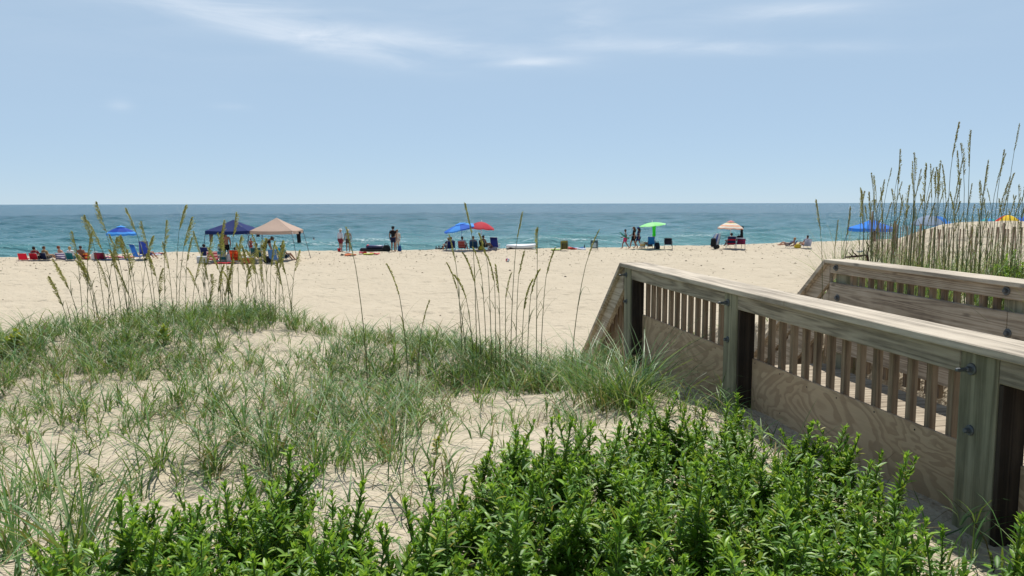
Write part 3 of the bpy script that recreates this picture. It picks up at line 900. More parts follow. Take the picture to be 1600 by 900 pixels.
person('man in black shirt, navy shorts and black cap facing the sea', B(614.5, 393.5), R(-12), 'stand', 1.80, '8c604c', shirt='0e0e14', bottoms='1a2140', hair='1a1412', hat=('101014', .015))
person('woman in pale clothes partly hidden behind the man in black', B(621, 392.3), R(30), 'stand', 1.55, 'c09880', dress='c8b8a8', hair='6a4c38')
bag('blue beach bag on sand right of the man in black', B(624.5, 392.5), 0, '1f4a80', (.26, .22, .42))
towel('orange beach towel lying before the older couple', B(547.5, 399), R(3), ['e08a5c', 'd87a50'], (.75, .5), .05, seed=6)
towel('red and pink towel bundle before the black raft', B(567, 397), R(15), ['d03a50', 'e08a98'], (.5, .5), .09, seed=7)
board('yellow and lime board lying before the black raft', B(576, 398), (0, 0, R(10)), 'd6d45c', 'a8b040', (.7, .45, .06))
towel('coral red towel at right end of the board before the raft', B(585, 397.3), R(-8), ['d84a50', 'e26a60'], (.65, .5), .06, seed=8)
towel('white towel lying behind the orange towel', B(545.5, 395.5), R(0), ['e2e2dc'], (.5, .4), .04, seed=9)

def sandal(loc, rz, label):
    t = thing('sandal', label, 'sandal', loc, rz)
    m = MB(); m.sheet(lambda u, v: ((v - .5) * .1 * (1 - .3 * abs(u - .6)), (u - .5) * .28, .035 + .01 * u), 8, 4, 0, .025); m.build('sole', fabric('2a2422', .7, 'rubber'), t, True)
    m = MB(); m.tube([(-.05, -.02, .03), (0, .05, .075), (.05, -.02, .03)], .012, 5); m.build('strap', fabric('3a302c'), t, True)
sandal(B(534, 399.5), R(60), 'dark sandal lying left of the orange towel, nearer the camera')
sandal(B(536, 398.8), R(80), 'dark sandal lying left of the orange towel, farther one')

# ---- blue and red umbrella group
p = B(721.5, 391)
umbrella('blue umbrella tilted left over seated beachgoers', p, R(0), ['3a78dc', '4f9cf0', '3166cc', '58a8f4'], 1.3, 1.95, .31, (4, -13), vent='5aa6f2')
umbrella('red umbrella beside the tilted blue umbrella', B(752, 390), R(10), ['c83848', 'cc4450'], .98, 2.05, .46, (0, 4))
chair('navy beach chair, leftmost under the blue umbrella', B(704.5, 391), R(8), '1c2a5a', '1e2d62', wid=.56)
person('person with brown hair seated in the leftmost navy chair', B(704.5, 391), R(8), 'sit', 1.7, 'c0937a', shirt='24306a', bottoms='28304a', hair='8a6a4c')
person('person with a tan straw hat at left of the navy chair', B(699.5, 390), R(25), 'sit', 1.66, 'a87a62', shirt='3a3f5c', bottoms='2a2c3a', hair='7a5a40', hat=('b89a70', .06))
chair('red striped beach chair with a person in white top', B(723, 391), R(-12), 'a83c3a', 'b0463e', stripes=['c87868'])
person('black haired person in white top in the red striped chair', B(723.5, 391), R(-16), 'sit', 1.7, '8a5c46', shirt='c8c0c0', bottoms='5a2a2c', hair='14100e', lean=14)
chair('teal navy beach chair in the middle under blue umbrella', B(740.5, 391), R(-3), '1e3c5c', '204264', wid=.58)
person('grey haired person in blue shirt in the teal navy chair', B(740, 391), R(-3), 'sit', 1.78, 'a87860', shirt='2a4a6c', bottoms='2c3038', hair='6a5240')
bag('round yellow green bag on sand under the red umbrella', B(751, 390.8), 0, 'a8a03c', (.34, .3, .32))
chair('dark beach chair under the red umbrella', B(757, 390), R(-30), '2a3038', '2c343c')
person('tanned dark haired person turned right under red umbrella', B(757.5, 390), R(-50), 'sit', 1.72, '8a5c40', shirt='6a5a34', sleeves=False, bottoms='22242a', hair='241a14', lean=10)
chair('empty navy chair draped with white, right of red umbrella', B(774, 389.5), R(-14), '1c2456', '1e2860', wid=.56, high=.78, hdr='d4d4dc')
towel('grey and white patterned towel over the sand by the navy chair', B(770, 390), R(20), ['b8b4b8', '8c8488'], (.7, .5), .12, seed=12)
# inflatable boat
t = thing('inflatable_boat', 'white inflatable boat lying on sand near the water', 'boat', B(813, 388), R(2))
m = MB(); pts = []; rr = []
for i in range(25):
    a = 2 * math.pi * i / 24; pts.append((1.02 * math.cos(a) * (1 + .08 * math.cos(a)), .5 * math.sin(a), .17 + .07 * max(0, math.cos(a)) ** 2)); rr.append(.15)
m.tube(pts, rr, 10, cap=False); m.build('hull_tube', fabric('dfe2e4', .4, 'vinyl', .05, .5), t, True)
m = MB(); m.sheet(lambda u, v: ((u - .5) * 1.9, (v - .5) * .9 * math.sin(math.pi * (u * .9 + .05)), .05), 10, 4, 0, .03); m.build('floor_panel', fabric('c8ccd0', .5, 'vinyl'), t)
m = MB(); m.box((.2, 0, .27), (.22, .8, .08), None, 0, bev=.03); m.build('thwart', fabric('e4e6e6', .4, 'vinyl'), t)
bag('flat black bag at the left end of the white boat', B(804, 389), R(10), '15161a', (.75, .3, .17))
# ball
t = thing('beach_ball', 'small multicoloured beach ball alone on the open sand', 'ball', B(792, 409))
m = MB(); r = .12
for s in range(6):
    for i in range(8):
        for q in range(3):
            f = lambda i_, a_: (r * math.sin(math.pi * i_ / 8) * math.cos(a_), r * math.sin(math.pi * i_ / 8) * math.sin(a_), r - r * math.cos(math.pi * i_ / 8))
            a0 = (s + q / 3) * math.pi / 3; a1 = (s + (q + 1) / 3) * math.pi / 3
            m.add([f(i, a0), f(i, a1), f(i + 1, a1), f(i + 1, a0)], [(0, 1, 2, 3)], s % 3)
m.build('ball_skin', [fabric('c03840', .35, 'vinyl'), fabric('e8e8e8', .35, 'vinyl'), fabric('4878a8', .35, 'vinyl')], t, True); t.rotation_euler = (.5, .3, .2)

# ---- backpack chairs
board('lime yellow boogie board lying left of the olive backpack chair', B(870, 391), (0, 0, R(-3)), 'c0dc70', '8cb040', (.85, .5, .05))
def pack_chair(label, loc, rz, c, c2):
    t = thing('folded_backpack_chair', label, 'beach chair', loc, rz)
    m = MB(); m.box((0, 0, .40), (.52, .16, .62), Euler((R(-8), 0, 0)), 0, bev=.05); m.build('folded_fabric', fabric(c), t)
    m = MB(); m.box((0, -.12, .34), (.4, .12, .36), Euler((R(-8), 0, 0)), 0, bev=.04); m.build('pouch', fabric(c2), t)
    m = MB()
    for s in (-1, 1):
        m.tube([(s * .28, -.1, 0), (s * .28, .02, .75)], .013, 6); m.tube([(s * .25, .12, 0), (s * .25, .0, .72)], .013, 6)
    m.tube([(-.28, .02, .75), (-.14, .0, .8), (.14, 0, .8), (.28, .02, .75)], .013, 6); m.build('frame', metal('8c9094'), t, True)
    for s in (-1, 1):
        m = MB(); m.tube([(s * .14, -.14, .6), (s * .17, -.24, .42), (s * .15, -.16, .12)], .02, 5); m.build('shoulder_strap', fabric('24242a'), t, True)
pack_chair('olive yellow folded backpack chair standing on sand', B(881.5, 391.3), R(10), '7c7434', '5a5430')
pack_chair('grey teal folded backpack chair right of the rolled towels', B(928.5, 390), R(-6), '4c6468', 'b4c4c6')
towel('red and white towel heap right of the olive backpack chair', B(894, 390.3), R(5), ['c85048', 'e0a098'], (.7, .5), .13, seed=14)
towel('blue and white checked towel between the backpack chairs', B(905, 389.8), R(0), ['dfe4ec', '7c9cc8', 'dfe4ec', '5c84bc'], (.95, .6), .10, seed=15)
t = thing('water_bottle', 'tall black water bottle standing by the checked towel', 'bottle', B(913.3, 389.9))
m = MB(); m.lathe([(.04, 0), (.045, .01), (.045, .26), (.03, .29), (.025, .3)], 12); m.build('flask', fabric('14161c', .4, 'plastic'), t, True)
m = MB(); m.lathe([(.03, .3), (.03, .35), (.0001, .355)], 12); m.build('cap', fabric('2a2c34', .4, 'plastic'), t, True)

# ---- walking women and lime umbrella
person('girl in pink shorts and grey top walking first of three', B(977, 389), R(80), 'walk', 1.5, '8a5c48', shirt='8f9ca0', bottoms='c03a6c', hair='1a1412')
t = thing('pool_noodle', 'green foam noodle carried by the girl in pink shorts', 'pool noodle', B(977, 389) + Vector((-.16, -.12, .80)), R(0))
m = MB(); m.tube([(-.3, -.1, .5), (-.15, -.1, .34), (.1, -.1, .16), (.42, -.1, 0)], .055, 8); m.build('foam_tube', fabric('2a7a6c', .7, 'foam'), t, True)
person('long haired woman in a black dress walking in the middle', B(990, 388.7), R(75), 'walk', 1.68, '9a6a54', dress='101014', hair='4a2c1c', long_hair=True)
person('woman in navy cover up walking last of three', B(997.5, 388.3), R(70), 'walk', 1.62, '9a6c56', dress='1c2658', hair='1e1a22', long_hair=True, hat=('2a3a80', .05))
bag('white and yellow tote bag carried beside the navy woman', B(1004, 388.5) + Vector((0, 0, .08)), R(20), 'd8d0c0', (.42, .28, .42), 'tote_bag', 'bag', 'c8b8b0', 'd0a038')
p = B(1019.5, 388)
umbrella('lime green beach umbrella with flat top near the walkers', p, R(0), ['a4f0a0', 'b0f6ac', '9cec94', 'b0f6ac'], 1.02, 1.98, .2, (2, -6), valance=.03)
hanging('bright green towel hanging from the lime umbrella', p + Vector((.06, -.25, 1.72)), 0, '3fd83a', .28, .86)
chair('tall bright blue beach chair under the lime umbrella', B(1018, 389), R(-14), '1f62a0', '2268a8', low=False, high=.62, wid=.52)
person('person stretched in the blue chair with legs showing left', B(1015, 388.5), R(50), 'sit', 1.7, 'a87860', shirt='2a5a8c', bottoms='6a6460', hair='5a4030', lean=30)
bag('black round backpack right of the blue chair', B(1026.5, 389), 0, '1a2028', (.42, .3, .5), 'backpack', 'backpack')
chair('empty black folding chair standing right of lime umbrella', B(1044, 389.7), R(-14), '181822', '1a1a26', '5c5c64', low=False, high=.52, wid=.56, hdr='22222c')

# ---- striped umbrella group
cart('beach cart with black bag holding a white board', B(1115, 389), R(60), '1a1a1e')
board('white and blue boogie board upright on the beach cart', B(1117.5, 388.6) + Vector((0, -.1, .62)), (R(75), R(-72), R(30)), 'e2e4ea', '2a4a9c', (1.15, .55, .06), stripe='3050a8')
umbrella('orange, yellow and white ringed umbrella over red chairs', B(1140.5, 388), R(0), ['ffffff'], .98, 2.03, .46, (0, 2), rings=['e08a78', 'f0e8dc', 'f0e0b0', 'f2ece0', 'eeb898', 'f0e6d8', 'eca888'], vent='d8908c', valance=.08)
chair('red and navy camp chair under the ringed umbrella', B(1141.5, 389.3), R(-4), '9c1c2c', 'a81e30', low=False, high=.66, wid=.62, stripes=['1c2244', '1c2244'])
person('dark haired person in navy shirt seated in the red camp chair', B(1141, 389.3), R(8), 'sit', 1.78, '8a5e4a', shirt='1e2446', bottoms='38506c', hair='241812', lean=14).location.z += .16
chair('navy camp chair with red trim, right of the red one', B(1157, 389), R(-8), '1c2450', '8a1e30', low=False, high=.46, wid=.62, stripes=['1c2450'])
bag('black duffel with white stripe piled on the navy camp chair', B(1156, 389) + Vector((0, .02, .62)), R(10), '17171c', (.6, .4, .4), c2='d8d8dc')
hanging('dark shirt hanging on a pole above the navy chair', B(1159.5, 388.5) + Vector((.05, .35, 1.68)), R(10), '14161e', .22, .8, 'hanging_shirt', 'shirt', True)
t = thing('shade_pole', 'slim dark pole standing behind the navy camp chair', 'pole', B(1159.5, 388.5) + Vector((.05, .38, 0)))
m = MB(); m.tube([(0, 0, -.15), (0, 0, 1.75)], .016, 6); m.build('shaft', metal('44484c'), t, True)
m = MB(); m.tube([(0, 0, 1.7), (0, -.06, 1.74), (0, -.08, 1.68)], .01, 5); m.build('hook', metal('44484c'), t, True)

# ---- right hand pair
chair('low blue sling chair under the reclining woman', B(1234, 388), R(55), '2c4880', '2e4c88', tilt=38)
person('reclining blond woman with bare legs stretched left', B(1233.5, 388) + Vector((-.1, .0, .16)), R(62), 'recline', 1.7, 'b07e66', shirt='3a4a70', sleeves=False, bottoms='8a7470', hair='a07a58')
bag('yellow beach bag between the two sunbathers at right', B(1246, 387.5), 0, 'd0b83c', (.5, .34, .32))
chair('grey lilac beach chair, rightmost on the open beach', B(1258.5, 387.8), R(14), '8a90a8', '9aa0b4', wid=.6)
person('dark haired person in the grey lilac chair', B(1258, 387.8), R(20), 'sit', 1.72, 'a4765e', shirt='9a98a8', bottoms='b07a70', hair='1c1412')

# ---- behind the right dune
def Q(px, z, y): d = ray(px, 318); d = d / d.y; return Vector((d.x * y, y, tz(d.x * y, y)))
p = Q(1364, 0, 58); canopy_tent('bright blue pop-up canopy behind the sand fence', p, R(4), '3a8cf0', 2.35, 2.9, 1.66, 2.30, .22)
hanging('black shirt hanging under the bright blue canopy', p + Vector((-.35, -1.2, 1.5)), 0, '0c0c10', .35, .8, 'hanging_shirt', 'shirt', True)
umbrella('pale grey blue umbrella rising behind the dune mound', Q(1452, 0, 56), 0, ['8a9cb4', '94a6bc'], 1.15, 2.62, .62, (0, 0))
umbrella('blue umbrella overlapping the pale grey one', Q(1467, 0, 57.5), 0, ['3f8ce0', '4a98ea', '2f78cc'], 1.1, 2.52, .6, (0, 8))
umbrella('small white umbrella peeking over the dune mound', Q(1524, 0, 60), 0, ['d8d4cc'], .85, 2.1, .4, (0, 0))
umbrella('aqua green umbrella peeking over the dune mound', Q(1546, 0, 60), 0, ['3cb0b0', '4a90d0'], .95, 2.35, .5, (0, 0))
umbrella('rainbow umbrella with yellow and red panels over the dune', Q(1576, 0, 58), R(-32), ['d8402c', 'e87a28', 'd03028', 'e05028', 'd03028', 'f0cc30', 'f2d43c', 'f0cc30'], .95, 2.62, .62, (0, 0))
umbrella('deep blue umbrella right of the rainbow umbrella', Q(1603, 0, 59), 0, ['3a70c8', '3468bc'], 1.0, 2.45, .55, (0, 0))

# ================================================================== GROUND
SAND = sand_mat()
na, nr = 1000, 960
ang = np.linspace(-R(80), R(80), na)
ang = np.sign(ang) * (np.abs(ang) / R(80)) ** 1.25 * R(80)
rad = np.concatenate([np.geomspace(.6, 14, 400), np.geomspace(14.06, 76, 490), np.geomspace(77, 125, nr - 890)])
A, RR = np.meshgrid(ang, rad, indexing='xy')
X = RR * np.sin(A); Y = RR * np.cos(A) - 1.5
Zs = terrain(X.ravel(), Y.ravel())
V = np.stack([X.ravel(), Y.ravel(), Zs], 1)
i, j = np.meshgrid(np.arange(nr - 1), np.arange(na - 1), indexing='ij')
b0 = (i * na + j).ravel()
Qd = np.stack([b0, b0 + 1, b0 + na + 1, b0 + na], 1)[:, ::-1]
# the land behind the viewer, joined as the same sheet
g = np.linspace(-40, 40, 41); GX, GY = np.meshgrid(g, np.linspace(-60, -1.5, 20), indexing='xy')
V2 = np.stack([GX.ravel(), GY.ravel(), np.full(GX.size, 1.95) + .15 * vnoise(GX.ravel() * .3, GY.ravel() * .3, 4)], 1)
i, j = np.meshgrid(np.arange(19), np.arange(40), indexing='ij'); c0 = (i * 41 + j).ravel() + len(V)
Q2 = np.stack([c0, c0 + 1, c0 + 42, c0 + 41], 1)
o = link('sand_ground', np_mesh('sand_ground', np.vstack([V, V2]), np.vstack([Qd, Q2]), [SAND])); o['kind'] = 'structure'

# bits of shell, weed and footprint-edge crumbs on the beach
k = 5200
x = rng.uniform(-40, 34, k); y = np.interp(x, CX, CY) - np.abs(rng.normal(0, 9, k)) - .5
x2 = rng.uniform(-22, 16, 500); y2 = rng.uniform(14, 50, 500); ok = np.abs(x2) < y2 * .68
x = np.concatenate([x, x2[ok]]); y = np.concatenate([y, y2[ok]]); n = len(x)
sz = rng.lognormal(-3.5, .55, n); sz = np.clip(sz, .01, .10) * np.clip(y / 40, .35, 1); a = rng.uniform(0, 6.28, n); zz = terrain(x, y)
Vd = np.zeros((n, 5, 3))
for q in range(4):
    r = sz * rng.uniform(.5, 1.4, n) * (1 if q % 2 else .45)
    Vd[:, q] = np.stack([x + r * np.cos(a + q * 1.57), y + r * np.sin(a + q * 1.57), zz + .001], 1)
Vd[:, 4] = np.stack([x, y, zz + sz * .6], 1)
bq = (np.arange(n) * 5)[:, None]
Qt = np.concatenate([bq + np.array([[q, (q + 1) % 4, 4]]) for q in range(4)])
o = link('beach_debris', np_mesh('beach_debris', Vd.reshape(-1, 3), Qt, [leaf_mat('shell_and_weed', [(0, lin('3a3028')), (.5, lin('6a5a48')), (.8, lin('9a8a74')), (1, lin('d8d0c4'))], .8, .02, .2)], False))
o['kind'] = 'stuff'; o['label'] = 'bits of shell and dry weed scattered over the beach'

# ================================================================== SEA
WATER = water_mat()
na = 620
ang = np.linspace(-R(48), R(48), na)
rad = np.concatenate([np.geomspace(48, 420, 520), np.geomspace(424, 40000, 130)]); nr = len(rad)
A, RR = np.meshgrid(ang, rad, indexing='xy'); X = (RR * np.sin(A)).ravel(); Y = (RR * np.cos(A)).ravel()
dr = np.gradient(rad)[:, None].repeat(na, 1).ravel()
shore = Y - np.interp(X, CX, CY)
Z = np.zeros_like(X)
wr = np.random.default_rng(5)
for kk in range(60):
    L = wr.uniform(1.4, 13); a = R(wr.normal(97, 32)); ph = wr.uniform(0, 6.28)
    amp = .0056 * L * wr.uniform(.5, 1.2)
    att = np.clip((L / dr - 2.5) / 3, 0, 1)
    Z += amp * att * np.sin((X * math.cos(a) + Y * math.sin(a)) * 2 * math.pi / L + ph + 1.2 * vnoise(X * .04, Y * .04, kk))
foam = np.zeros_like(X)
for dist, amp, wd, sd_, fo in ((40, .85, 1.8, 31, 1.1), (58, .5, 2.2, 32, .2), (30, .4, 1.2, 33, .7), (85, .3, 3.0, 34, .0), (120, .3, 4, 35, .0), (22, .16, .8, 36, .4)):
    cen = dist + 5 * vnoise(X * .03, X * 0, sd_) + 1.6 * vnoise(X * .15, X * 0, sd_ + 50)
    mask = sstep(-.12, .22, vnoise(X * .035, X * 0 + sd_, sd_ + 9))
    e = shore - cen
    prof = np.where(e < 0, np.exp(-(e / wd) ** 2), np.exp(-(e / (wd * 2.5)) ** 2))
    Z += amp * mask * prof
    foam = np.maximum(foam, fo * sstep(.62, 1.0, prof) * (e < .4) * sstep(.05, .3, vnoise(X * .08, X * 0, sd_ + 70)) * mask)
foam = np.maximum(foam, .8 * np.exp(-((shore - 10.0 - 1.5 * vnoise(X * .1, X * 0, 90)) / 1.2) ** 2))
Z *= np.clip((shore - 8) / 10, 0, 1)
V = np.stack([X, Y, Z - 1.5], 1)
i, j = np.meshgrid(np.arange(nr - 1), np.arange(na - 1), indexing='ij'); b0 = (i * na + j).ravel()
Qd = np.stack([b0, b0 + 1, b0 + na + 1, b0 + na], 1)[:, ::-1]
me = np_mesh('sea', V, Qd, [WATER])
at = me.attributes.new('foam', 'FLOAT', 'POINT'); at.data.foreach_set('value', foam.astype(np.float32))
o = link('sea', me); o['kind'] = 'structure'

# ================================================================== BOARDWALK
W_CAP = wood_mat('weathered_cap_rail_wood', 1, '867c6e', 'b4a895', 'cec2ae', .8)
W_RIM = wood_mat('weathered_rail_wood', 1, '6d6455', '9a8f7c', 'b5a994', 1.2)
W_POST = wood_mat('weathered_post_wood', 2, '66634f', '858169', '9c9880', .7)
W_SHADE = wood_mat('post_shade_wood', 2, '28211b', '3a3129', '4c4136', .9)  # post wood darkened in colour, shade of the near faces painted in
W_BAL = wood_mat('baluster_wood', 2, '5e5040', '88745e', 'a38f76', .8)
W_FAR = wood_mat('weathered_inner_rail_wood', 1, '7c6f60', 'a89a86', 'c2b5a2', 1.1)
W_DECK = wood_mat('deck_wood', 0, '7d705f', 'a39580', 'bdb09a', .9)
PLY = plywood_mat()
GALV = metal('6c7072', .6)


def slab(m, n0, n1, s0, s1, z0, z1, bev=.004):
    m.box(((n0 + n1) / 2, (s0 + s1) / 2, (z0 + z1) / 2), (abs(n1 - n0), abs(s1 - s0), abs(z1 - z0)), None, 0, bev=bev)


def frame_thing(name, label, cat):
    return thing(name, label, cat, (0, 0, 0), TH)


def sloped(m, n0, n1, s0, z0, s1, z1, th):
    """board whose top runs from (s0,z0) to (s1,z1), vertical depth th"""
    vs = [(n, s, z - d) for n in (n0, n1) for (s, z) in ((s0, z0), (s1, z1)) for d in (0, th)]
    m.add(vs, [(0, 1, 3, 2), (4, 6, 7, 5), (0, 2, 6, 4), (1, 5, 7, 3), (0, 4, 5, 1), (2, 3, 7, 6)])


def bolt(parent, n, s, z, direction, long=.07, r=.025):
    m = MB(); e = Euler((0, direction * math.pi / 2, 0))
    m.lathe([(r, 0), (r, .006), (r * .9, .009)], 12, 0, (n, s, z), 1, 1, e)
    m.lathe([(r * .52, .009), (r * .52, .026), (r * .4, .03)], 6, 0, (n, s, z), 1, 1, e)
    if long > .03: m.lathe([(.0085, .03), (.0085, long), (.005, long + .004)], 8, 0, (n, s, z), 1, 1, e)
    m.build('bolt', GALV, parent, False)


SL = math.tan(R(39.6))
ZT = 2.94                      # top of the cap rail
DECK = 1.88
# ---- near railing
nr_ = frame_thing('boardwalk_railing', 'nearer weathered wooden railing with plywood panels along the sand', 'railing')
m = MB(); slab(m, 2.36, 2.62, -1.2, 4.22, ZT - .036, ZT); m.build('cap_rail', W_CAP, nr_)
m = MB(); slab(m, 2.36, 2.62, 4.224, 7.27, ZT - .036, ZT - .001); m.build('cap_rail', W_CAP, nr_)
rimz = 2.80
posts = [(.55, .74), (2.67, 2.87), (4.90, 5.09), (7.06, 7.25)]
for q, (s0, s1) in enumerate(posts):
    m = MB(); slab(m, 2.40, 2.522, s0, s1, 1.2, ZT - .039, .008); po = m.build('post', W_POST, nr_)
    m = MB(); slab(m, 2.412, 2.524, s0 - .024, s0 - .001, 1.2, rimz - .004, .003); m.build('shade_board', W_SHADE, po)  # added board, its dark colour stands in for shade on the post's near face
    bolt(po, 2.40, (s0 + s1) / 2 + .03, ZT - .11, -1); bolt(po, 2.40, (s0 + s1) / 2 + .02, ZT - .36, -1, .03, .022)
ends = [-1.2] + [v for p_ in posts for v in p_]
for s0, s1 in ((-1.2, .55), (.74, 2.67), (2.87, 4.90), (5.09, 7.06)):
    m = MB(); slab(m, 2.405, 2.443, s0 + .004, s1 - .004, rimz, ZT - .039); m.build('rim_board', W_RIM, nr_)
    if s1 > 1:
        m = MB(); slab(m, 2.512 if s0 < 5 else 2.512, 2.526, s0 + .002, s1 - .002, 1.55, 2.471, .001); pl = m.build('plywood_panel', PLY, nr_)
        m = MB()
        for zz in (2.44, 2.2):
            for q in range(7): m.lathe([(.005, 0), (.004, .0015)], 8, 0, (2.512, s0 + .08 + q * (s1 - s0 - .16) / 6 + random.uniform(-.02, .02), zz + random.uniform(-.01, .01)), 1, 1, Euler((0, -math.pi / 2, 0)))
        m.build('nail_heads', metal('3a3632', .7), pl)
    k = 0
    nb = int(round((s1 - s0) / .138))
    for q in range(nb):
        sc_ = s0 + (q + .5) * (s1 - s0) / nb + random.uniform(-.006, .006)
        m = MB(); slab(m, 2.530, 2.566, sc_ - .0185, sc_ + .0185, 2.02, ZT - .04, .003); m.build('baluster', W_BAL, nr_)
m = MB(); slab(m, 2.576, 2.614, -1.2, 7.25, ZT - .135, ZT - .04); m.build('inner_rail', W_FAR, nr_)
m = MB(); slab(m, 2.576, 2.614, -1.2, 7.25, 1.95, 2.09); m.build('bottom_rail', W_FAR, nr_)
# stair run of the near railing
s0, s1 = 7.27, 9.15
zt = lambda s: ZT - (s - 7.27) * SL
m = MB(); sloped(m, 2.36, 2.60, s0, zt(s0), s1, zt(s1), .05); m.build('stair_cap_rail', W_FAR, nr_)
m = MB(); sloped(m, 2.40, 2.44, s0, zt(s0) - .053, s1 - .1, zt(s1 - .1) - .053, .2); m.build('stair_rim_board', W_FAR, nr_)
m = MB(); sloped(m, 2.50, 2.512, s0, zt(s0) - .56, s1 - .1, zt(s1 - .1) - .56, .5); m.build('stair_plywood_panel', PLY, nr_)
for q in range(12):
    s = s0 + .08 + q * .138
    m = MB(); slab(m, 2.514, 2.556, s - .02, s + .02, zt(s) - .95, zt(s) - .07, .003); m.build('baluster', W_BAL, nr_)
m = MB(); slab(m, 2.40, 2.522, 8.98, 9.14, -.4, zt(9.06) - .06, .008); m.build('post', W_POST, nr_)

# ---- far railing
fr = frame_thing('boardwalk_railing', 'farther weathered wooden railing before the sea oats and sand fence', 'railing')
m = MB(); slab(m, 4.50, 4.76, -1.2, 7.30, ZT - .036, ZT); m.build('cap_rail', W_CAP, fr)
m = MB(); slab(m, 4.55, 4.588, -1.2, 7.27, 2.806, ZT - .039); rb = m.build('rim_board', W_FAR, fr)
m = MB(); slab(m, 4.55, 4.588, 5.005, 7.27, 2.42, 2.715); mb1 = m.build('wide_rail_board', W_FAR, fr)
m = MB(); slab(m, 4.55, 4.588, -1.2, 5.0, 2.42, 2.715); mb2 = m.build('wide_rail_board', W_FAR, fr)
m = MB(); slab(m, 4.55, 4.588, -1.2, 7.27, 2.215, 2.40); m.build('lower_rail_board', W_FAR, fr)
m = MB(); slab(m, 4.55, 4.588, -1.2, 7.27, 2.03, 2.185); m.build('lower_rail_board', W_FAR, fr)
for s in (7.14, 5.0, 2.8):
    m = MB(); slab(m, 4.592, 4.73, s - .09, s + .09, 1.2, ZT - .039, .008); m.build('post', W_POST, fr)
    bolt(rb, 4.55, s + .02, 2.865, -1, .02, .034)
bolt(mb1, 4.55, 7.12, 2.57, -1, .02, .034); bolt(mb2, 4.55, 4.985, 2.56, -1, .02, .034)
for q in range(60):
    s = -.9 + q * .138
    if any(abs(s - p_) < .12 for p_ in (7.14, 5.0, 2.8)) or s > 7.2: continue
    m = MB(); slab(m, 4.592, 4.634, s - .021, s + .021, 1.9, ZT - .04, .003); m.build('baluster', W_BAL, fr)
zt2 = lambda s: ZT - (s - 7.30) * SL
m = MB(); sloped(m, 4.50, 4.76, 7.305, zt2(7.305), 9.2, zt2(9.2), .05); m.build('stair_cap_rail', W_CAP, fr)
m = MB(); sloped(m, 4.55, 4.588, 7.275, zt2(7.275) - .053, 9.1, zt2(9.1) - .053, .2); m.build('stair_rim_board', W_FAR, fr)
m = MB(); sloped(m, 4.55, 4.588, 7.275, zt2(7.275) - .32, 9.1, zt2(9.1) - .32, .34); m.build('stair_wide_board', W_FAR, fr)
for q in range(12):
    s = 7.36 + q * .138
    m = MB(); slab(m, 4.592, 4.634, s - .02, s + .02, zt2(s) - .95, zt2(s) - .07, .003); m.build('baluster', W_BAL, fr)
m = MB(); slab(m, 4.592, 4.73, 8.98, 9.14, -.4, zt2(9.06) - .06, .008); m.build('post', W_POST, fr)

# ---- deck and stair
dk = frame_thing('boardwalk_deck', 'plank walkway deck between the two wooden railings', 'boardwalk')
m = MB(); s = -1.2
while s < 7.2:
    m.box((3.582, s + .07, DECK - .019 + random.uniform(-.001, .001)), (1.92, .136, .038), None, 0, bev=.004); s += .142
m.build('deck_planks', W_DECK, dk)
m = MB()
for n in (2.72, 3.58, 4.44): slab(m, n - .02, n + .02, -1.2, 7.22, DECK - .23, DECK - .04)
m.build('joists', W_RIM, dk)
st = frame_thing('wooden_stair', 'wooden stair going down from the deck to the beach', 'stairs')
for q in range(8):
    m = MB(); slab(m, 2.66, 4.50, 7.24 + q * .235, 7.24 + q * .235 + .27, DECK - .2 - q * .19, DECK - .162 - q * .19); m.build('tread', W_DECK, st)
for n in (2.64, 4.50):
    m = MB(); sloped(m, n, n + .035, 7.22, DECK - .12, 9.2, DECK - .12 - 1.98 * .81, .3); m.build('stringer', W_RIM, st)

# ================================================================== SAND FENCE
FEN = wood_mat('fence_lath_wood', 2, '6a5648', '8a7362', 'a08a78', .8)
fe = thing('sand_fence', 'leaning wooden slat sand fence in front of the dune mound', 'fence', (10.2, 20, tz(10.2, 20)))
o0 = Vector(fe.location)
path = [Vector((11.7, 26.2, 0)), Vector((10.25, 20, 0)), Vector((13.9, 18.6, 0))]
pick = []
for a, b_, pit in ((path[0], path[1], .112), (path[1], path[2], .094)):
    L = (b_ - a).length; k = int(L / pit)
    for q in range(k):
        pick.append((a.lerp(b_, (q + .5) / k), (b_ - a).normalized(), pit == .094))
wire = []
for q, (p_, d_, rt) in enumerate(pick[:99]):
    z = tz(p_.x, p_.y)
    m = MB(); ln = random.gauss(0, .035) + (.10 * max(0, (q - 75) / 24) if rt else 0)
    hgt = 1.2 + random.uniform(-.05, .03)
    d3 = Vector((d_.x, d_.y, 0)); nn = Vector((-d_.y, d_.x, 0))
    lean2 = random.gauss(0, .02)
    M = Matrix((d3, nn, Vector((0, 0, 1)))).transposed() @ Euler((lean2, ln, 0)).to_matrix()
    m.box(Vector((p_.x, p_.y, z)) - o0 + M @ Vector((0, 0, hgt / 2 - .1)), (.031, .009, hgt + .2), M)
    m.build('picket', FEN, fe)
    wire.append((Vector((p_.x, p_.y, z)) - o0, nn))
for hh in (.25, .6, .95):
    m = MB(); m.tube([w + n_ * (.008 if k % 2 else -.008) + Vector((0, 0, hh)) for k, (w, n_) in enumerate(wire)], .003, 4); m.build('wire', metal('70685e'), fe)
for q in (0, 28, 52, 74, len(wire) - 1):
    w, n_ = wire[q]
    m = MB(); m.tube([w + n_ * .05 + Vector((0, 0, -.2)), w + n_ * .05 + Vector((0, 0, 1.3))], .03, 8); m.build('post', FEN, fe, True)

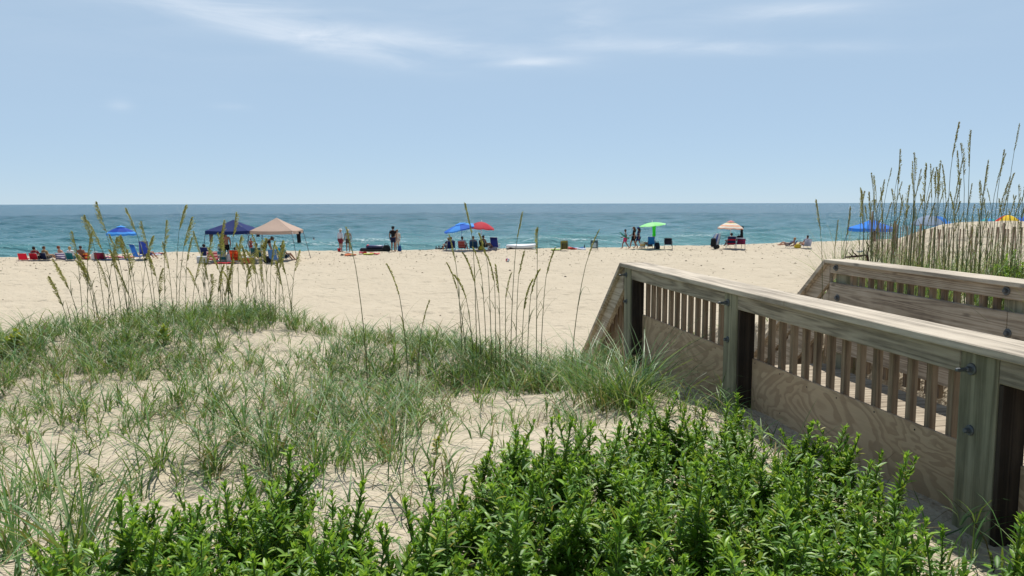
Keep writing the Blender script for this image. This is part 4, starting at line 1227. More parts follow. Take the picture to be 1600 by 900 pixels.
# driftwood branch
t = thing('driftwood_branch', 'dark dead branch sticking out behind the far railing corner', 'branch', at_depth(1320, 402, 9.2) - Vector((0, 0, 0)))
d0 = t.location.copy(); gz = tz(d0.x, d0.y) - d0.z
m = MB(); m.tube([(.5, .3, gz - .1), (.42, .2, gz * .5), (.3, .1, .02), (.16, .03, .01), (.0, 0, 0), (-.04, -.01, -.04)], [.022, .02, .016, .013, .01, .005], 6)
m.tube([(.16, .03, .01), (.10, .0, .05), (.06, -.02, .10)], [.009, .006, .003], 5); m.tube([(.1, .02, .008), (.04, .0, .06)], [.007, .003], 5); m.tube([(.3, .1, .02), (.33, .12, .12), (.28, .1, .18)], [.01, .007, .003], 5)
m.build('branch_wood', fabric('4a3a30', .85, 'bark'), t, True)

# ================================================================== GRASS
def blades(P, H, D, lean, width, droop, name, mats, pmat=None):
    """arched tapering blades; P (n,3), D direction angle"""
    n = len(P)
    T = np.array([0, .3, .6, .85, 1.0]); Wd = np.array([.8, 1, .75, .42, .03])
    dx, dy = np.cos(D), np.sin(D)
    fa = D + np.pi / 2 + rng.normal(0, .5, n)
    wx, wy = np.cos(fa), np.sin(fa)
    V = np.zeros((n, len(T), 2, 3))
    for q, t in enumerate(T):
        hor = H * lean * t ** 1.7
        zz = H * (t - droop * t ** 2.6)
        c = P + np.stack([dx * hor, dy * hor, zz], 1)
        off = np.stack([wx, wy, np.zeros(n)], 1) * (width * Wd[q] / 2)[:, None]
        V[:, q, 0] = c - off; V[:, q, 1] = c + off
    base = (np.arange(n) * len(T) * 2)[:, None]
    Qs = np.concatenate([base + np.array([[2 * q, 2 * q + 1, 2 * q + 3, 2 * q + 2]]) for q in range(len(T) - 1)], 0)
    mi = None
    if pmat is not None: mi = np.concatenate([pmat] * (len(T) - 1))
    return np_mesh(name, V.reshape(-1, 3), Qs, mats, True, mi)


GR = leaf_mat('dune_grass_blade', [(0, lin('1f4219')), (.25, lin('345f28')), (.5, lin('4f7d3e')), (.72, lin('719858')), (.9, lin('9cae78')), (1, lin('b4aa78'))], .5, .25, .35)
GR2 = leaf_mat('lush_grass_blade', [(0, lin('2f5a2a')), (.5, lin('4d7a3c')), (.85, lin('789a58')), (1, lin('a8a870'))], .45, .25, .4)
STALK = leaf_mat('brown_grass_stalk', [(0, lin('4a3426')), (.5, lin('6a4a34')), (1, lin('7a6a48'))], .7, .1, .2)
DRY = leaf_mat('dry_grass_blade', [(0, lin('6a5a40')), (.5, lin('8a7850')), (1, lin('a08e68'))], .7, .15, .2)


def tufts(cen, cnt, hmean, spread, lean=.6):
    """arrays of blade parameters for tufts at cen (k,2)"""
    idx = np.repeat(np.arange(len(cen)), cnt)
    n = len(idx)
    a = rng.uniform(0, 2 * np.pi, n); r = np.abs(rng.normal(0, 1, n)) * spread[idx]
    x = cen[idx, 0] + r * np.cos(a); y = cen[idx, 1] + r * np.sin(a)
    D = a + rng.normal(0, .7, n)
    H = hmean[idx] * np.clip(rng.lognormal(-.05, .32, n), .45, 1.55)
    le = np.abs(rng.normal(lean, .35, n)) + .1
    z = terrain(x, y) - .015
    return np.stack([x, y, z], 1), H, D, le


def off_deck(x, y, mar=.0):
    n = x * N[0] + y * N[1]; s = x * U[0] + y * U[1]
    return ~((n > 2.36 - mar) & (n < 4.78 + mar) & (s < 10.2))


def to_px(x, y, z):
    d = np.stack([x, y, z - CAM.z], 1) @ np.array(CAM_ROT)
    return 800 + F * d[:, 0] / -d[:, 2], 450 - F * d[:, 1] / -d[:, 2]


# density of tufts per square metre over the dune
def gpts(lst): return [tuple(dune_ground(a, b_)[:2]) + (r, w) for a, b_, r, w in lst]
DENSE = gpts([(30, 545, 1.3, 1.1), (110, 540, 1.2, 1.1), (200, 520, 1.1, 1.2), (290, 500, .9, 1.2), (370, 486, .8, 1.0), (30, 620, .8, .8), (90, 660, .5, .5), (20, 700, .5, .5),
              (440, 510, .5, .7), (500, 505, .6, .7), (580, 540, .7, .6), (640, 560, .8, .9), (600, 600, .7, .8), (520, 640, .7, .8), (420, 640, .5, .5), (470, 690, .5, .7), (580, 680, .5, .8), (640, 640, .6, .7),
              (700, 590, .6, .8), (760, 560, .6, 1.3), (800, 580, .5, 1.4), (850, 600, .5, 1.2), (720, 640, .5, .6), (380, 730, .4, .6), (300, 640, .5, .4), (200, 640, .6, .35), (240, 590, .5, .4), (850, 660, .5, .25), (930, 660, .4, .25), (770, 690, .4, .3), (660, 740, .4, .35), (560, 760, .35, .35), (60, 760, .4, .4), (330, 740, .4, .35)])
BARE = gpts([(430, 540, .6, .7), (340, 545, .5, .5), (170, 720, .35, .4), (605, 800, .22, .5)])
ncand = 26000
cx = rng.uniform(-9, 3.4, ncand); cy = rng.uniform(2.0, 13, ncand)
den = .42 + 1.0 * vnoise(cx * .9, cy * .9, 40) + .5 * vnoise(cx * 2.6, cy * 2.6, 41)
for gx, gy, r, w in DENSE: den += w * (.85 if gy > 7.2 else .5) * np.exp(-((cx - gx) ** 2 + (cy - gy) ** 2) / r ** 2)
for gx, gy, r, w in BARE: den -= w * np.exp(-((cx - gx) ** 2 + (cy - gy) ** 2) / r ** 2)
edge = np.interp(cx, EX, EY)
den *= (1 - sstep(.3, 1.3, cy - edge))
keep = (rng.uniform(0, 1, ncand) < np.clip(den * .8 + .3 * (cy < 5.2), 0.22, 1) * .36) & off_deck(cx, cy, .05)
cx, cy, den = cx[keep], cy[keep], den[keep]
cen = np.stack([cx, cy], 1)
cnt = np.clip(rng.poisson(5.5 + 4.5 * np.clip(den, 0, 1.4)), 3, 16)
P, H, D, le = tufts(cen, cnt, .15 + .07 * np.clip(den, 0, 1.5) * rng.uniform(.6, 1.4, len(cen)), rng.uniform(.01, .05, len(cen)), 1.0)
# half of the tufts are short leafy stems: their blades leave the stem at different heights
stem_h = np.repeat(rng.uniform(.06, .22, len(cen)) * (rng.uniform(0, 1, len(cen)) < .6), cnt)
up_ = rng.uniform(0, 1, len(P)) * stem_h
sm = stem_h > 0
cxy = np.repeat(cen, cnt, 0)
P[sm, :2] = cxy[sm] + (P[sm, :2] - cxy[sm]) * .25
P[:, 2] += up_
H = np.where(sm, H * .75, H); le = np.where(sm, le * 1.1, le)
# the stems themselves
ks = np.nonzero(stem_h[np.concatenate([[0], np.cumsum(cnt)[:-1]])] > 0)[0]
sh_ = stem_h[np.concatenate([[0], np.cumsum(cnt)[:-1]])][ks]
sx_, sy_ = cen[ks, 0], cen[ks, 1]
Ps = np.stack([sx_, sy_, terrain(sx_, sy_) - .02], 1)
n = len(P)
pm = (rng.uniform(0, 1, n) < .10).astype(int) * 2
o = link('dune_grass', blades(np.vstack([P, Ps]), np.concatenate([H, sh_ + .05]), np.concatenate([D, rng.uniform(0, 6.28, len(Ps))]), np.concatenate([le, rng.uniform(0, .3, len(Ps))]), np.concatenate([rng.uniform(.0045, .011, n), np.full(len(Ps), .005)]), np.concatenate([rng.uniform(.0, .55, n), np.zeros(len(Ps))]), 'dune_grass', [GR, GR2, DRY], np.concatenate([pm, np.full(len(Ps), 1)])))
o['kind'] = 'stuff'; o['label'] = 'thin grey green dune grass scattered over the sand'
# low litter of dead stems and runners on the sand
k = 9500
x = rng.uniform(-6, 2.2, k); y = 2.1 + 6.5 * rng.uniform(0, 1, k) ** 1.4; m_ = off_deck(x, y, .1) & (vnoise(x * 1.1, y * 1.1, 60) > -.22 + .3 * rng.uniform(0, 1, k)) & (np.abs(x) < .8 * y + .3); x, y = x[m_], y[m_]
P = np.stack([x, y, terrain(x, y) + .004], 1); n = len(P)
o = link('thin_ground_grass', blades(P, rng.uniform(.08, .24, n), rng.uniform(0, 6.28, n), rng.uniform(.6, 2.2, n), rng.uniform(.0025, .005, n), rng.uniform(.3, .85, n), 'thin_ground_grass', [DRY, GR, STALK], rng.choice(3, n, p=(.35, .4, .25))))
o['kind'] = 'stuff'; o['label'] = 'thin criss-crossing grass stems and runners low on the dune sand'
# grass behind the far railing and at the foot of the right dune
k = 2400
x = rng.uniform(4.0, 12.5, k); y = rng.uniform(3, 17, k); m_ = off_deck(x, y, .12) & (x / y > .40) & (rng.uniform(0, 1, k) < .35 + .9 * vnoise(x * .8, y * .8, 44) + .3); x, y = x[m_], y[m_]
P, H, D, le = tufts(np.stack([x, y], 1), rng.integers(8, 18, len(x)), rng.uniform(.35, .95, len(x)), rng.uniform(.03, .08, len(x)), .4)
n = len(P)
o = link('dune_grass', blades(P, H, D, le, rng.uniform(.005, .010, n), rng.uniform(.0, .3, n), 'dune_grass', [GR, GR2, DRY], rng.choice(3, n, p=(.6, .15, .25))))
o['kind'] = 'stuff'; o['label'] = 'tall green dune grass behind the farther railing'


def clump(px, py, label, count, h, spread, mats, lean=.7, wid=(.005, .010), dr=.5, at=None):
    g_ = at or dune_ground(px, py)
    P, H, D, le = tufts(np.array([[g_.x, g_.y]]), np.array([count]), np.array([h]), np.array([spread]), lean)
    ok = off_deck(P[:, 0], P[:, 1], .0); P, H, D, le = P[ok], H[ok], D[ok], le[ok]
    n = len(P)
    me = blades(P - np.array([g_.x, g_.y, g_.z]), H, D, le, rng.uniform(*wid, n), rng.uniform(.0, dr, n), 'grass_clump', mats, (rng.uniform(0, 1, n) < .12).astype(int))
    return tag(link('grass_clump', me, None, g_), label, 'grass clump')


clump(945, 632, 'long arching grass clump at the foot of the stair railing', 230, .40, .17, [GR2, DRY], .75)
clump(1000, 620, 'loose arching grass clump leaning over the last plywood panel', 90, .5, .1, [GR2, DRY], .9)
clump(985, 640, 'bushy grass clump against the last railing post', 200, .40, .15, [GR, DRY], .8)
clump(910, 610, 'grass clump on the dune edge left of the stair railing', 150, .36, .14, [GR2, DRY], .7)
clump(785, 600, 'dense dark green grass clump below the middle sea oats', 260, .31, .22, [GR2, DRY], .6)
clump(835, 610, 'dense grass clump right of the middle sea oats', 210, .30, .2, [GR2, DRY], .7)
clump(735, 590, 'upright grass clump left of the middle sea oats', 170, .26, .2, [GR2, DRY], .6)
clump(690, 600, 'loose grass clump between lone stalks and middle sea oats', 130, .28, .2, [GR, DRY], .7)
clump(60, 770, 'sprawling grass tuft on sand at the left edge', 60, .34, .12, [GR2, DRY], .9)
clump(250, 730, 'sprawling grass tuft above the bottom left goldenrods', 55, .32, .12, [GR, DRY], .9)
clump(430, 720, 'arching pale grass tuft between the left goldenrods and dune', 60, .36, .1, [GR2, DRY], .8)
clump(120, 905, 'tall coarse grass clump in the bottom left corner', 70, .5, .10, [GR, DRY], .5, (.007, .013))
clump(25, 860, 'thin grey grass clump at the left edge near bottom', 60, .34, .1, [GR, DRY], .7, (.005, .009))
clump(610, 720, 'wiry grass tuft beside the bare sand patch', 50, .26, .1, [GR, DRY], .7)
clump(505, 730, 'broad bladed grass tuft above the left goldenrods', 60, .28, .12, [GR2, DRY], .7, (.005, .01))
clump(345, 550, 'short dark grass tuft on the bare dune top', 70, .26, .04, [GR2, DRY], .5)

# ================================================================== SEA OATS
CULM = leaf_mat('sea_oat_stem', [(0, lin('404e2a')), (.5, lin('5e683c')), (1, lin('80784c'))], .5, .1, .35)
HEAD = leaf_mat('sea_oat_spikelets', [(0, lin('948a50')), (.5, lin('b4a664')), (1, lin('d0c088'))], .65, .3, .2)
HEAD2 = leaf_mat('sea_oat_ripe_spikelets', [(0, lin('85744e')), (.5, lin('a69468')), (1, lin('c0ae84'))], .65, .3, .2)


def sea_oat(base, tip, label, group, headlen=.26, fat=1.0, mat=HEAD, leaves=3, name='sea_oat', loose=1.0):
    t = thing(name, label, 'sea oat', base, 0, group)
    d = Vector(tip) - Vector(base)
    dep = random.uniform(-.1, .1)
    hor = Vector((d.x, dep, 0)); L = d.z
    sgn = math.copysign(1, d.x if abs(d.x) > .02 else random.uniform(-1, 1)); dr0 = random.uniform(.0, .07)
    f = lambda u: Vector((hor.x * (u ** 1.9) + sgn * dr0 * (max(0, u - .72) / .28) ** 2, hor.y * u ** 1.9, L * u))
    m = MB(); m.tube([f(q / 9) for q in range(10)], [.0048 - .0028 * q / 9 for q in range(10)], 5)
    for q in range(leaves):
        u0 = random.uniform(.08, .62); a = random.uniform(0, 6.28); ll = random.uniform(.25, .5) * min(1, L)
        dr_ = random.uniform(.3, 1.1); w = random.uniform(.003, .0055)
        pr = []
        for k in range(6):
            tt = k / 5
            c = f(u0) + Vector((math.cos(a), math.sin(a), 0)) * ll * .62 * tt ** 1.2 + Vector((0, 0, ll * (tt * .95 - dr_ * tt ** 2.2)))
            sdv = Vector((-math.sin(a), math.cos(a), 0)) * w * (1 - tt * .95)
            pr += [c - sdv, c + sdv]
        m.add(pr, [(2 * k, 2 * k + 1, 2 * k + 3, 2 * k + 2) for k in range(5)])
    m.build('stem', CULM, t, True)
    m = MB()
    hl = headlen / max(L, .3)
    nb = int(46 * headlen / .26)
    lean_dir = Vector((math.copysign(1, d.x if abs(d.x) > .01 else random.uniform(-1, 1)), 0, 0))
    for q in range(nb):
        u = 1 - hl + hl * (q / nb) + random.uniform(0, .004)
        c = f(min(u, 1.0))
        env = math.sin(math.pi * min(1, (q + 2) / (nb + 3)) ** .75) + .1
        a = random.uniform(0, 6.28)
        out = (Vector((math.cos(a), math.sin(a), 0)) * .4 + lean_dir * .55)
        bl = random.uniform(.03, .085) * env * fat
        tipb = c + out.normalized() * bl * .42 * loose + Vector((0, 0, bl * (1.15 - .15 * loose)))
        for k in range(3 if loose == 1 else 4):
            pc = c.lerp(tipb, .35 + .25 * k) + Vector([random.uniform(-.004, .004) for _ in range(3)])
            ax = (tipb - c).normalized() + lean_dir * .3 + Vector((0, 0, -.15 * k)); ax.normalize()
            sdv = ax.cross(Vector([random.uniform(-1, 1) for _ in range(3)])).normalized()
            s1_ = random.uniform(.009, .015) * fat; w1 = s1_ * .34
            m.add([pc - ax * s1_, pc + sdv * w1, pc + ax * s1_, pc - sdv * w1], [(0, 1, 2, 3)])
    m.build('seed_head', mat, t)
    return t


def oats(lst, label, group, headlen, fat, mat, yb=None, leaves=3, loose=1.0):
    for bx, by, tx, ty in lst:
        if yb is None:
            b_ = dune_ground(bx, by)
        else:
            yy = yb + random.uniform(-.9, .9); q = at_depth(bx, by, yy); b_ = Vector((q.x, yy, tz(q.x, yy)))
        tp = at_depth(tx, ty, b_.y)
        sea_oat(b_, tp, label, group, headlen * random.uniform(.85, 1.2), fat * random.uniform(.8, 1.2), mat, leaves, loose=loose * random.uniform(.8, 1.2) if loose > 1 else 1)


left = [(190, 492, 152, 316), (165, 502, 137, 337), (130, 507, 117, 362), (138, 507, 131, 362), (240, 487, 205, 326), (243, 488, 223, 347), (258, 484, 255, 345), (276, 482, 281, 322), (279, 482, 300, 340), (222, 490, 233, 370),
        (325, 490, 306, 362), (345, 482, 340, 345), (363, 477, 363, 333), (348, 480, 345, 365), (392, 474, 372, 380), (422, 478, 424, 378), (430, 478, 437, 378), (436, 480, 441, 383), (455, 482, 462, 392), (414, 480, 410, 400),
        (400, 478, 395, 392), (125, 505, 86, 406), (107, 510, 80, 432), (216, 486, 198, 368), (212, 488, 188, 372), (182, 496, 146, 345), (318, 484, 326, 372), (270, 484, 262, 378), (290, 482, 291, 372), (384, 476, 390, 415),
        (330, 486, 318, 405), (300, 486, 312, 395), (200, 492, 176, 392), (150, 504, 124, 400), (445, 480, 432, 410)]
for q in range(24):
    x = random.choice((170, 240, 285, 330, 370, 425)) + random.uniform(-35, 35); yb_ = 508 - (x - 110) * .11 if x < 360 else 480
    left.append((x, yb_, x + random.uniform(-28, 8), random.uniform(365, 430)))
oats(left, 'sea oat stalk with straw coloured seed head on the left dune crest', 'sea oats on the left dune crest', .32, 1.1, HEAD, None, 5, 1.7)
mid = [(745, 575, 735, 318), (722, 575, 708, 368), (728, 580, 705, 412), (760, 578, 748, 386), (768, 580, 760, 366), (775, 582, 772, 398), (782, 584, 778, 414), (798, 575, 811, 332), (806, 580, 812, 393), (824, 585, 832, 421),
       (838, 588, 840, 355), (845, 590, 857, 388), (752, 580, 735, 396), (740, 580, 722, 430), (815, 586, 822, 440), (790, 585, 790, 425)]
oats(mid, 'slender sea oat stalk in the middle cluster left of the stair', 'sea oats in the middle cluster', .24, .95, HEAD)
for (bx, by, tx, ty), lb in zip([(575, 625, 548, 356), (640, 640, 614, 414), (893, 600, 927, 360), (652, 600, 668, 470)],
                                ['lone sea oat stalk standing left of centre, tall and leaning left', 'short lone sea oat stalk between the tall lone one and middle cluster', 'lone sea oat stalk leaning right beside the stair railing', 'thin drooping sea oat stalk left of the middle cluster']):
    b_ = dune_ground(bx, by); sea_oat(b_, at_depth(tx, ty, b_.y), lb, None, .22, .75, HEAD)
right = [(1290, 430, 1286, 313), (1302, 430, 1307, 344), (1318, 430, 1328, 324), (1342, 425, 1345, 299), (1353, 425, 1352, 297), (1358, 425, 1367, 271), (1378, 425, 1379, 293), (1392, 427, 1398, 296), (1397, 427, 1404, 305), (1395, 427, 1410, 233),
         (1421, 430, 1424, 253), (1422, 430, 1432, 239), (1426, 430, 1434, 271), (1438, 430, 1445, 257), (1452, 430, 1453, 257), (1457, 430, 1464, 252), (1460, 430, 1466, 269), (1462, 432, 1473, 261), (1471, 432, 1480, 258), (1476, 432, 1496, 190),
         (1480, 432, 1497, 248), (1495, 434, 1507, 235), (1503, 434, 1515, 223), (1510, 434, 1522, 203), (1502, 434, 1517, 287), (1520, 436, 1537, 251), (1528, 436, 1545, 258), (1538, 436, 1560, 240), (1545, 438, 1573, 233), (1562, 438, 1594, 193),
         (1548, 438, 1568, 285), (1580, 440, 1599, 295), (1368, 425, 1362, 300), (1440, 430, 1448, 300), (1500, 434, 1490, 300), (1530, 436, 1530, 285), (1412, 428, 1418, 290), (1556, 438, 1580, 270), (1486, 432, 1500, 280), (1590, 440, 1606, 255)]
oats(right, 'tall brownish sea oat stalk behind the farther railing', 'sea oats behind the farther railing', .33, .8, HEAD2, 8.6, 4)
more = []
for q in range(58):
    x = random.uniform(1345, 1605); more.append((x, 430, x + random.uniform(-6, 22), random.uniform(262, 345)))
oats(more, 'tall brownish sea oat stalk behind the farther railing', 'sea oats behind the farther railing', .2, .7, HEAD2, 9.6, 4)

# ================================================================== GOLDENROD
LEAF = leaf_mat('goldenrod_leaf', [(0, lin('3a6414')), (.35, lin('507e1c')), (.7, lin('6c982a')), (.93, lin('8cac3c')), (1, lin('b0a040'))], .48, .28, .4)
YOUNG = leaf_mat('young_goldenrod_leaf', [(0, lin('7aa82c')), (.6, lin('9cc43e')), (1, lin('b4d058'))], .4, .4, .45)
YELL = leaf_mat('yellowed_leaf', [(0, lin('7f9c3c')), (.45, lin('a4ac3c')), (.7, lin('ccb43c')), (1, lin('d8b040'))], .5, .3, .4)
STEM = fabric('5c7030', .6, 'plant_stem')


def leaf(m, o, dirv, up, L, W, mi, curl):
    side = dirv.cross(up); side = side.normalized() if side.length > 1e-3 else Vector((1, 0, 0))
    nrm = side.cross(dirv).normalized()
    T = (0, .2, .5, .8, 1.0); Wd = (.25, .7, 1.0, .68, .05)
    vs = []
    for t_, w in zip(T, Wd):
        c = o + dirv * L * t_ - nrm * (curl * L * t_ * t_)
        vs += [c - side * W * w / 2 + nrm * W * .22 * w, c, c + side * W * w / 2 + nrm * W * .22 * w]
    fs = []
    for k in range(4):
        a = 3 * k
        fs += [(a, a + 1, a + 4, a + 3), (a + 1, a + 2, a + 5, a + 4)]
    m.add(vs, fs, mi)


def goldenrod(seed, H, nl, leafL=.056, leafW=.0152, mats=(LEAF, YOUNG), name='goldenrod_plant', label='x', cat='plant', group=None):
    rd = random.Random(seed)
    t = thing(name, label, cat, (0, 0, -50), 0, group)
    bend = Vector((rd.uniform(-.1, .1), rd.uniform(-.1, .1), 0))
    f = lambda u: bend * u * u + Vector((0, 0, H * u))
    m = MB(); m.tube([f(-.12), f(0), f(.35), f(.7), f(1)], [.006, .006, .005, .004, .002], 5)
    brs = []
    for q in range(rd.randint(5, 8)):
        u0 = rd.uniform(.12, .6); a = rd.uniform(0, 6.28)
        bl = H * rd.uniform(.25, .5)
        spl = rd.uniform(.35, .85); d = Vector((math.cos(a) * spl, math.sin(a) * spl, 1)).normalized()
        brs.append((f(u0), d, bl)); m.tube([f(u0), f(u0) + d * bl * .5 + Vector((0, 0, .01)), f(u0) + d * bl], [.003, .0028, .0015], 4)
    m.build('stem', STEM, t, True)
    m = MB()
    def dress(fn, n_, u_a, sc0):
        for q in range(n_):
            u = u_a + (1 - u_a) * (q + rd.random()) / n_
            a = q * 2.39996 + rd.uniform(-.4, .4)
            el = R(12 + 50 * u ** 1.5) + rd.gauss(0, .3)
            d = Vector((math.cos(a) * math.cos(el), math.sin(a) * math.cos(el), math.sin(el)))
            sc = sc0 * (1.0 - .38 * u ** 2) * rd.uniform(.65, 1.3)
            leaf(m, fn(u), d, Vector((0, 0, 1)), leafL * sc, leafW * sc * rd.uniform(.85, 1.25), 1 if u > .93 and rd.random() < .75 else 0, rd.uniform(-.1, .45))
        for q in range(7):
            a = rd.uniform(0, 6.28); el = R(rd.uniform(45, 85))
            d = Vector((math.cos(a) * math.cos(el), math.sin(a) * math.cos(el), math.sin(el)))
            leaf(m, fn(1), d, Vector((0, 0, 1)), leafL * .5 * rd.uniform(.6, 1.1), leafW * .6, 1, .15)
    dress(f, nl, .08, 1.0)
    for o_, d_, bl in brs: dress(lambda u: o_ + d_ * bl * u, int(nl * .34), .12, .9)
    m.build('foliage', list(mats), t, True)
    return t


rdh = (.36, .40, .42, .43, .44, .45, .46, .40, .48)
protos = [goldenrod(100 + q, rdh[q], 92, label='', group='') for q in range(9)]
# the beds, outlines in metres on the sand
def in_poly(x, y, poly):
    c = False; j = len(poly) - 1
    for i in range(len(poly)):
        xi, yi = poly[i]; xj, yj = poly[j]
        if (yi > y) != (yj > y) and x < (xj - xi) * (y - yi) / (yj - yi) + xi: c = not c
        j = i
    return c


def bed_xy(px, py, top=2.06):      # where a plant stands whose tip shows there
    d = ray(px, py); d = d / d.y
    y = (CAM.z - top - .40) / -d.z
    return (d.x * y, y)


bed = [bed_xy(*p_) for p_ in ((545, 1040), (560, 880), (620, 800), (690, 738), (770, 676), (800, 662), (900, 665), (960, 645), (1060, 632), (1120, 625), (1165, 640), (1200, 668), (1290, 678), (1340, 712), (1385, 745), (1420, 800), (1500, 835), (1640, 850), (1700, 1040))]
bed2 = [bed_xy(*p_) for p_ in ((40, 1060), (100, 870), (190, 800), (300, 765), (380, 762), (420, 738), (480, 770), (530, 775), (590, 822), (640, 850), (640, 1060))]
used = [False] * len(protos); pts = []


def plant_bed(poly, spacing, label, group, hs, cap=300):
    xs = [p_[0] for p_ in poly]; ys = [p_[1] for p_ in poly]
    out = 0; tries = 0
    while tries < 16000 and out < cap:
        tries += 1
        x = random.uniform(min(xs), max(xs)); y = random.uniform(min(ys), max(ys))
        if not in_poly(x, y, poly): continue
        if x * N[0] + y * N[1] > 2.27: continue
        sp = spacing * random.uniform(.75, 1.15)
        if any((x - a) ** 2 + (y - b_) ** 2 < sp * sp for a, b_ in pts): continue
        pts.append((x, y)); out += 1
        q = random.randrange(len(protos)); rot = (random.gauss(0, .1), random.gauss(0, .1), random.uniform(0, 6.28)); s = hs * random.choice((.85, .92, 1, 1, 1, 1.05, 1.18)) * random.uniform(.92, 1.08)
        loc = (x, y, tz(x, y) - .01)
        if not used[q]:
            used[q] = True; o_ = protos[q]; o_.location = loc; o_.rotation_euler = rot; o_.scale = (s, s, s); o_['label'] = label; o_['group'] = group
        else: copy_thing(protos[q], loc, rot, s, label, group)
    return out


nA = plant_bed(bed, .104, 'leafy bright green goldenrod plant in the big thicket below the plywood railing', 'goldenrods in the big foreground thicket', .95, 206)
nB = plant_bed(bed2, .094, 'leafy green goldenrod plant in the smaller patch at bottom left', 'goldenrods in the bottom left patch', .95, 86)
print('goldenrods', nA, nB)
# low leaves and side shoots that fill the beds between the plants
V = []; m = MB(); rd = random.Random(5)
allp = list(pts)
for q in range(9000):
    a_, b_ = rd.choice(allp)
    x = a_ + rd.gauss(0, .07); y = b_ + rd.gauss(0, .07)
    if x * N[0] + y * N[1] > 2.3 or y < 1.85: continue
    if (x, y) and not (in_poly(x, y, bed) or in_poly(x, y, bed2)) and rd.random() < .6: continue
    a = rd.uniform(0, 6.28); el_ = R(rd.uniform(-5, 65)); h = rd.uniform(.05, .33)
    dv = Vector((math.cos(a) * math.cos(el_), math.sin(a) * math.cos(el_), math.sin(el_)))
    L_ = rd.uniform(.03, .06)
    leaf(m, Vector((x, y, h)), dv, Vector((0, 0, 1)), L_, L_ * rd.uniform(.24, .32), 1 if h > .3 and rd.random() < .3 else 0, rd.uniform(-.1, .4))
vv = np.array([tuple(p_) for p_ in m.v]); vv[:, 2] += terrain(vv[:, 0], vv[:, 1]); m.v = [tuple(p_) for p_ in vv]
o = m.build('goldenrod_undergrowth', [LEAF, YOUNG], None, True); o['kind'] = 'stuff'; o['label'] = 'low leafy undergrowth between the goldenrod plants'
# tall shoots standing out above the thicket
for px, py, tpy, lb in ((1150, 655, 618, 'tallest goldenrod shoot, rising before the second railing post'), (1300, 740, 665, 'single goldenrod shoot standing up against the plywood panel'), (1362, 790, 697, 'tall goldenrod shoot at the right end of the thicket by plywood'),
                        (790, 760, 672, 'tall goldenrod shoot at the left shoulder of the big thicket'), (1082, 668, 628, 'goldenrod shoot just left of the tallest one'), (1242, 712, 668, 'goldenrod shoot between the tallest one and the plywood shoot')):
    x, y = bed_xy(px, tpy + 12); z = tz(x, y)
    if x * N[0] + y * N[1] > 2.25: k_ = 2.25 / (x * N[0] + y * N[1]); x *= k_; y *= k_; z = tz(x, y)
    tip = at_depth(px, tpy, y)
    copy_thing(protos[random.randrange(9)], (x, y, z - .01), (0, 0, random.uniform(0, 6)), (tip.z - z) / .46, lb, 'tall goldenrod shoots')
# goldenrods at the right, behind the far railing
gsh = []
for q in range(26):
    y = random.uniform(9.0, 11.5); x = y * random.uniform(.612, .70); s = random.uniform(1.0, 1.9)
    c = copy_thing(protos[q % 9], (x, y, tz(x, y)), (0, 0, random.uniform(0, 6)), s, 'bright green leafy shrub behind the farther railing at right edge', 'shrubs behind the farther railing'); c.name = 'green_shrub'
# yellowing low plants
yp = [goldenrod(300 + q, .11, 16, .06, .024, (YELL, YELL), 'yellowing_plant', '', 'plant', '') for q in range(2)]
for q, (px, py, s, lb) in enumerate([(256, 536, 1.5, 'small yellow leaved plant in the crest grass left of centre'), (22, 560, 2.0, 'larger yellowing plant in the grass at the left edge'), (682, 708, .7, 'tiny yellow orange plant on bare sand above the thicket'), (92, 600, .7, 'single yellowed leaf plant in the left grass'), (185, 545, .7, 'dull yellow plant in the crest grass between two others')]):
    loc = dune_ground(px, py)
    if q < 2:
        o_ = yp[q]; o_.location = loc; o_.scale = (s,) * 3; o_['label'] = lb
    else:
        c = copy_thing(yp[q % 2], loc, (0, 0, q), s, lb, None)

# ================================================================== SKY, SUN, CAMERA
SUN_EL, SUN_AZ = R(63), R(10)
w = bpy.data.worlds.new('World'); scene.world = w; w.use_nodes = True
nt = NT(w.node_tree); bg = w.node_tree.nodes['Background']
sky = nt.node('ShaderNodeTexSky', sky_type='NISHITA'); sky.sun_disc = False
sky.sun_elevation = SUN_EL; sky.sun_rotation = SUN_AZ; sky.altitude = 0; sky.air_density = .6; sky.dust_density = 0; sky.ozone_density = 3
tc = nt.node('ShaderNodeTexCoord').outputs['Generated']
sp = nt.node('ShaderNodeSeparateXYZ'); nt.link(tc, sp.inputs[0])
az = nt.math('ARCTAN2', sp.outputs[0], sp.outputs[1]); el = nt.math('ARCSINE', sp.outputs[2])
cv = nt.node('ShaderNodeCombineXYZ'); nt.link(az, cv.inputs[0]); nt.link(el, cv.inputs[1])
wz = nt.noise(nt.mapping(cv.outputs[0], (7, 40, 1), rot=(0, 0, R(6))), 1.0, 6, .62, .6)
wz2 = nt.noise(nt.mapping(cv.outputs[0], (3, 12, 1), rot=(0, 0, R(14))), 1.0, 4, .6, .4)
tot = None
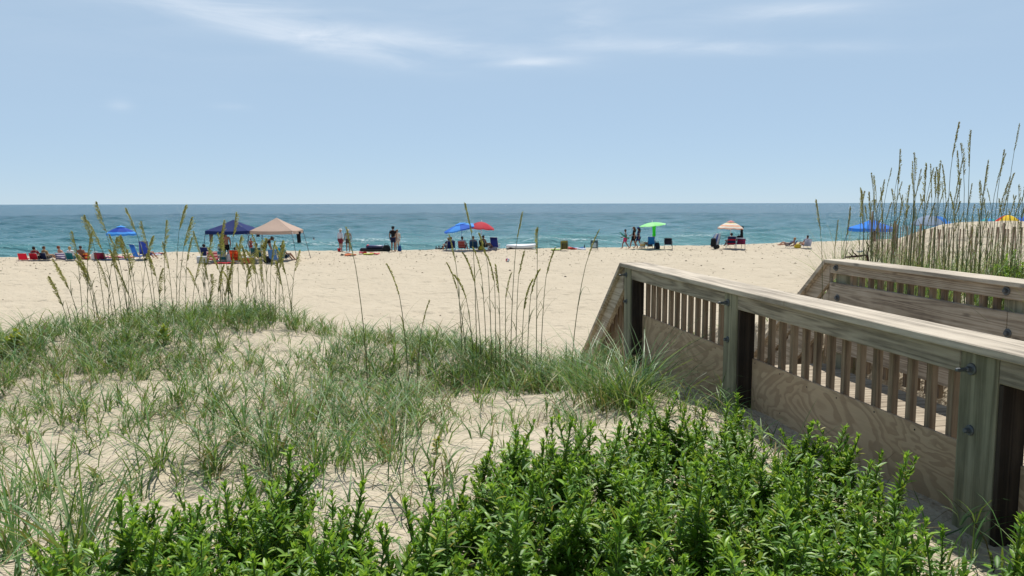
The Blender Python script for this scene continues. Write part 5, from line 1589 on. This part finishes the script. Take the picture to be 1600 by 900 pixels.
for px, py, L, W_, an, am in ((340, 26, .17, .020, -.17, .85), (480, 60, .10, .012, -.12, .5), (690, 72, .12, .011, -.11, .75), (560, 86, .09, .010, -.16, .45), (1090, 80, .16, .0075, -.055, .8), (1215, 33, .08, .008, 0, .6), (915, 40, .035, .030, .5, .35), (830, 98, .05, .005, .03, .6), (200, 178, .012, .006, 0, .45), (370, 174, .02, .004, 0, .2), (1000, 20, .5, .05, 0, .16), (250, 60, .4, .08, 0, .10)):
    a0 = math.atan((px - 800) / F); e0 = math.atan((450 - py) / F) - PITCH
    da = nt.math('SUBTRACT', az, a0); de = nt.math('SUBTRACT', el, e0)
    u = nt.math('DIVIDE', nt.math('ADD', nt.math('MULTIPLY', da, math.cos(an)), nt.math('MULTIPLY', de, math.sin(an))), L)
    v = nt.math('DIVIDE', nt.math('SUBTRACT', nt.math('MULTIPLY', de, math.cos(an)), nt.math('MULTIPLY', da, math.sin(an))), W_)
    e = nt.math('EXPONENT', nt.math('MULTIPLY', nt.math('ADD', nt.math('MULTIPLY', u, u), nt.math('MULTIPLY', v, v)), -1))
    e = nt.math('MULTIPLY', e, am)
    tot = e if tot is None else nt.math('ADD', tot, e)
dens = nt.math('MULTIPLY', tot, nt.ramp(nt.math('ADD', nt.math('MULTIPLY', wz, .6), nt.math('MULTIPLY', wz2, .4)), [(.31, (0, 0, 0)), (.64, (1, 1, 1))]), clamp=True)
veil = nt.ramp(el, [(.0, (.72,) * 3), (.34, (.74,) * 3), (.75, (.22,) * 3), (1, (.12,) * 3)])     # summer haze, thinning to the zenith
air = nt.mix(veil, sky.outputs[0], (5.15, 6.85, 8.55))
nt.link(nt.mix(nt.math('MULTIPLY', dens, .78), air, (8.4, 9.2, 10.2)), bg.inputs[0])
bg.inputs[1].default_value = .08

sun = bpy.data.lights.new('sun', 'SUN'); sun.energy = 4.2; sun.angle = R(.53); sun.color = (1, .965, .91)
so = link('sun', sun)
sd = Vector((math.sin(SUN_AZ) * math.cos(SUN_EL), math.cos(SUN_AZ) * math.cos(SUN_EL), math.sin(SUN_EL)))
so.rotation_euler = sd.to_track_quat('Z', 'Y').to_euler(); so.location = (0, 0, 30)

cam = bpy.data.cameras.new('camera'); co = link('camera', cam)
cam.sensor_width = 36; cam.lens = 36 * F / 1600; cam.clip_start = .05; cam.clip_end = 100000
co.matrix_world = Matrix.Translation(CAM) @ CAM_ROT.to_4x4()
scene.camera = co
scene.view_settings.view_transform = 'Standard'; scene.view_settings.look = 'None'
scene.view_settings.exposure = .27; scene.view_settings.gamma = 1; scene.view_settings.use_curve_mapping = False
scene.cycles.use_denoising = True
scene.cycles.max_bounces = 6; scene.cycles.transparent_max_bounces = 8
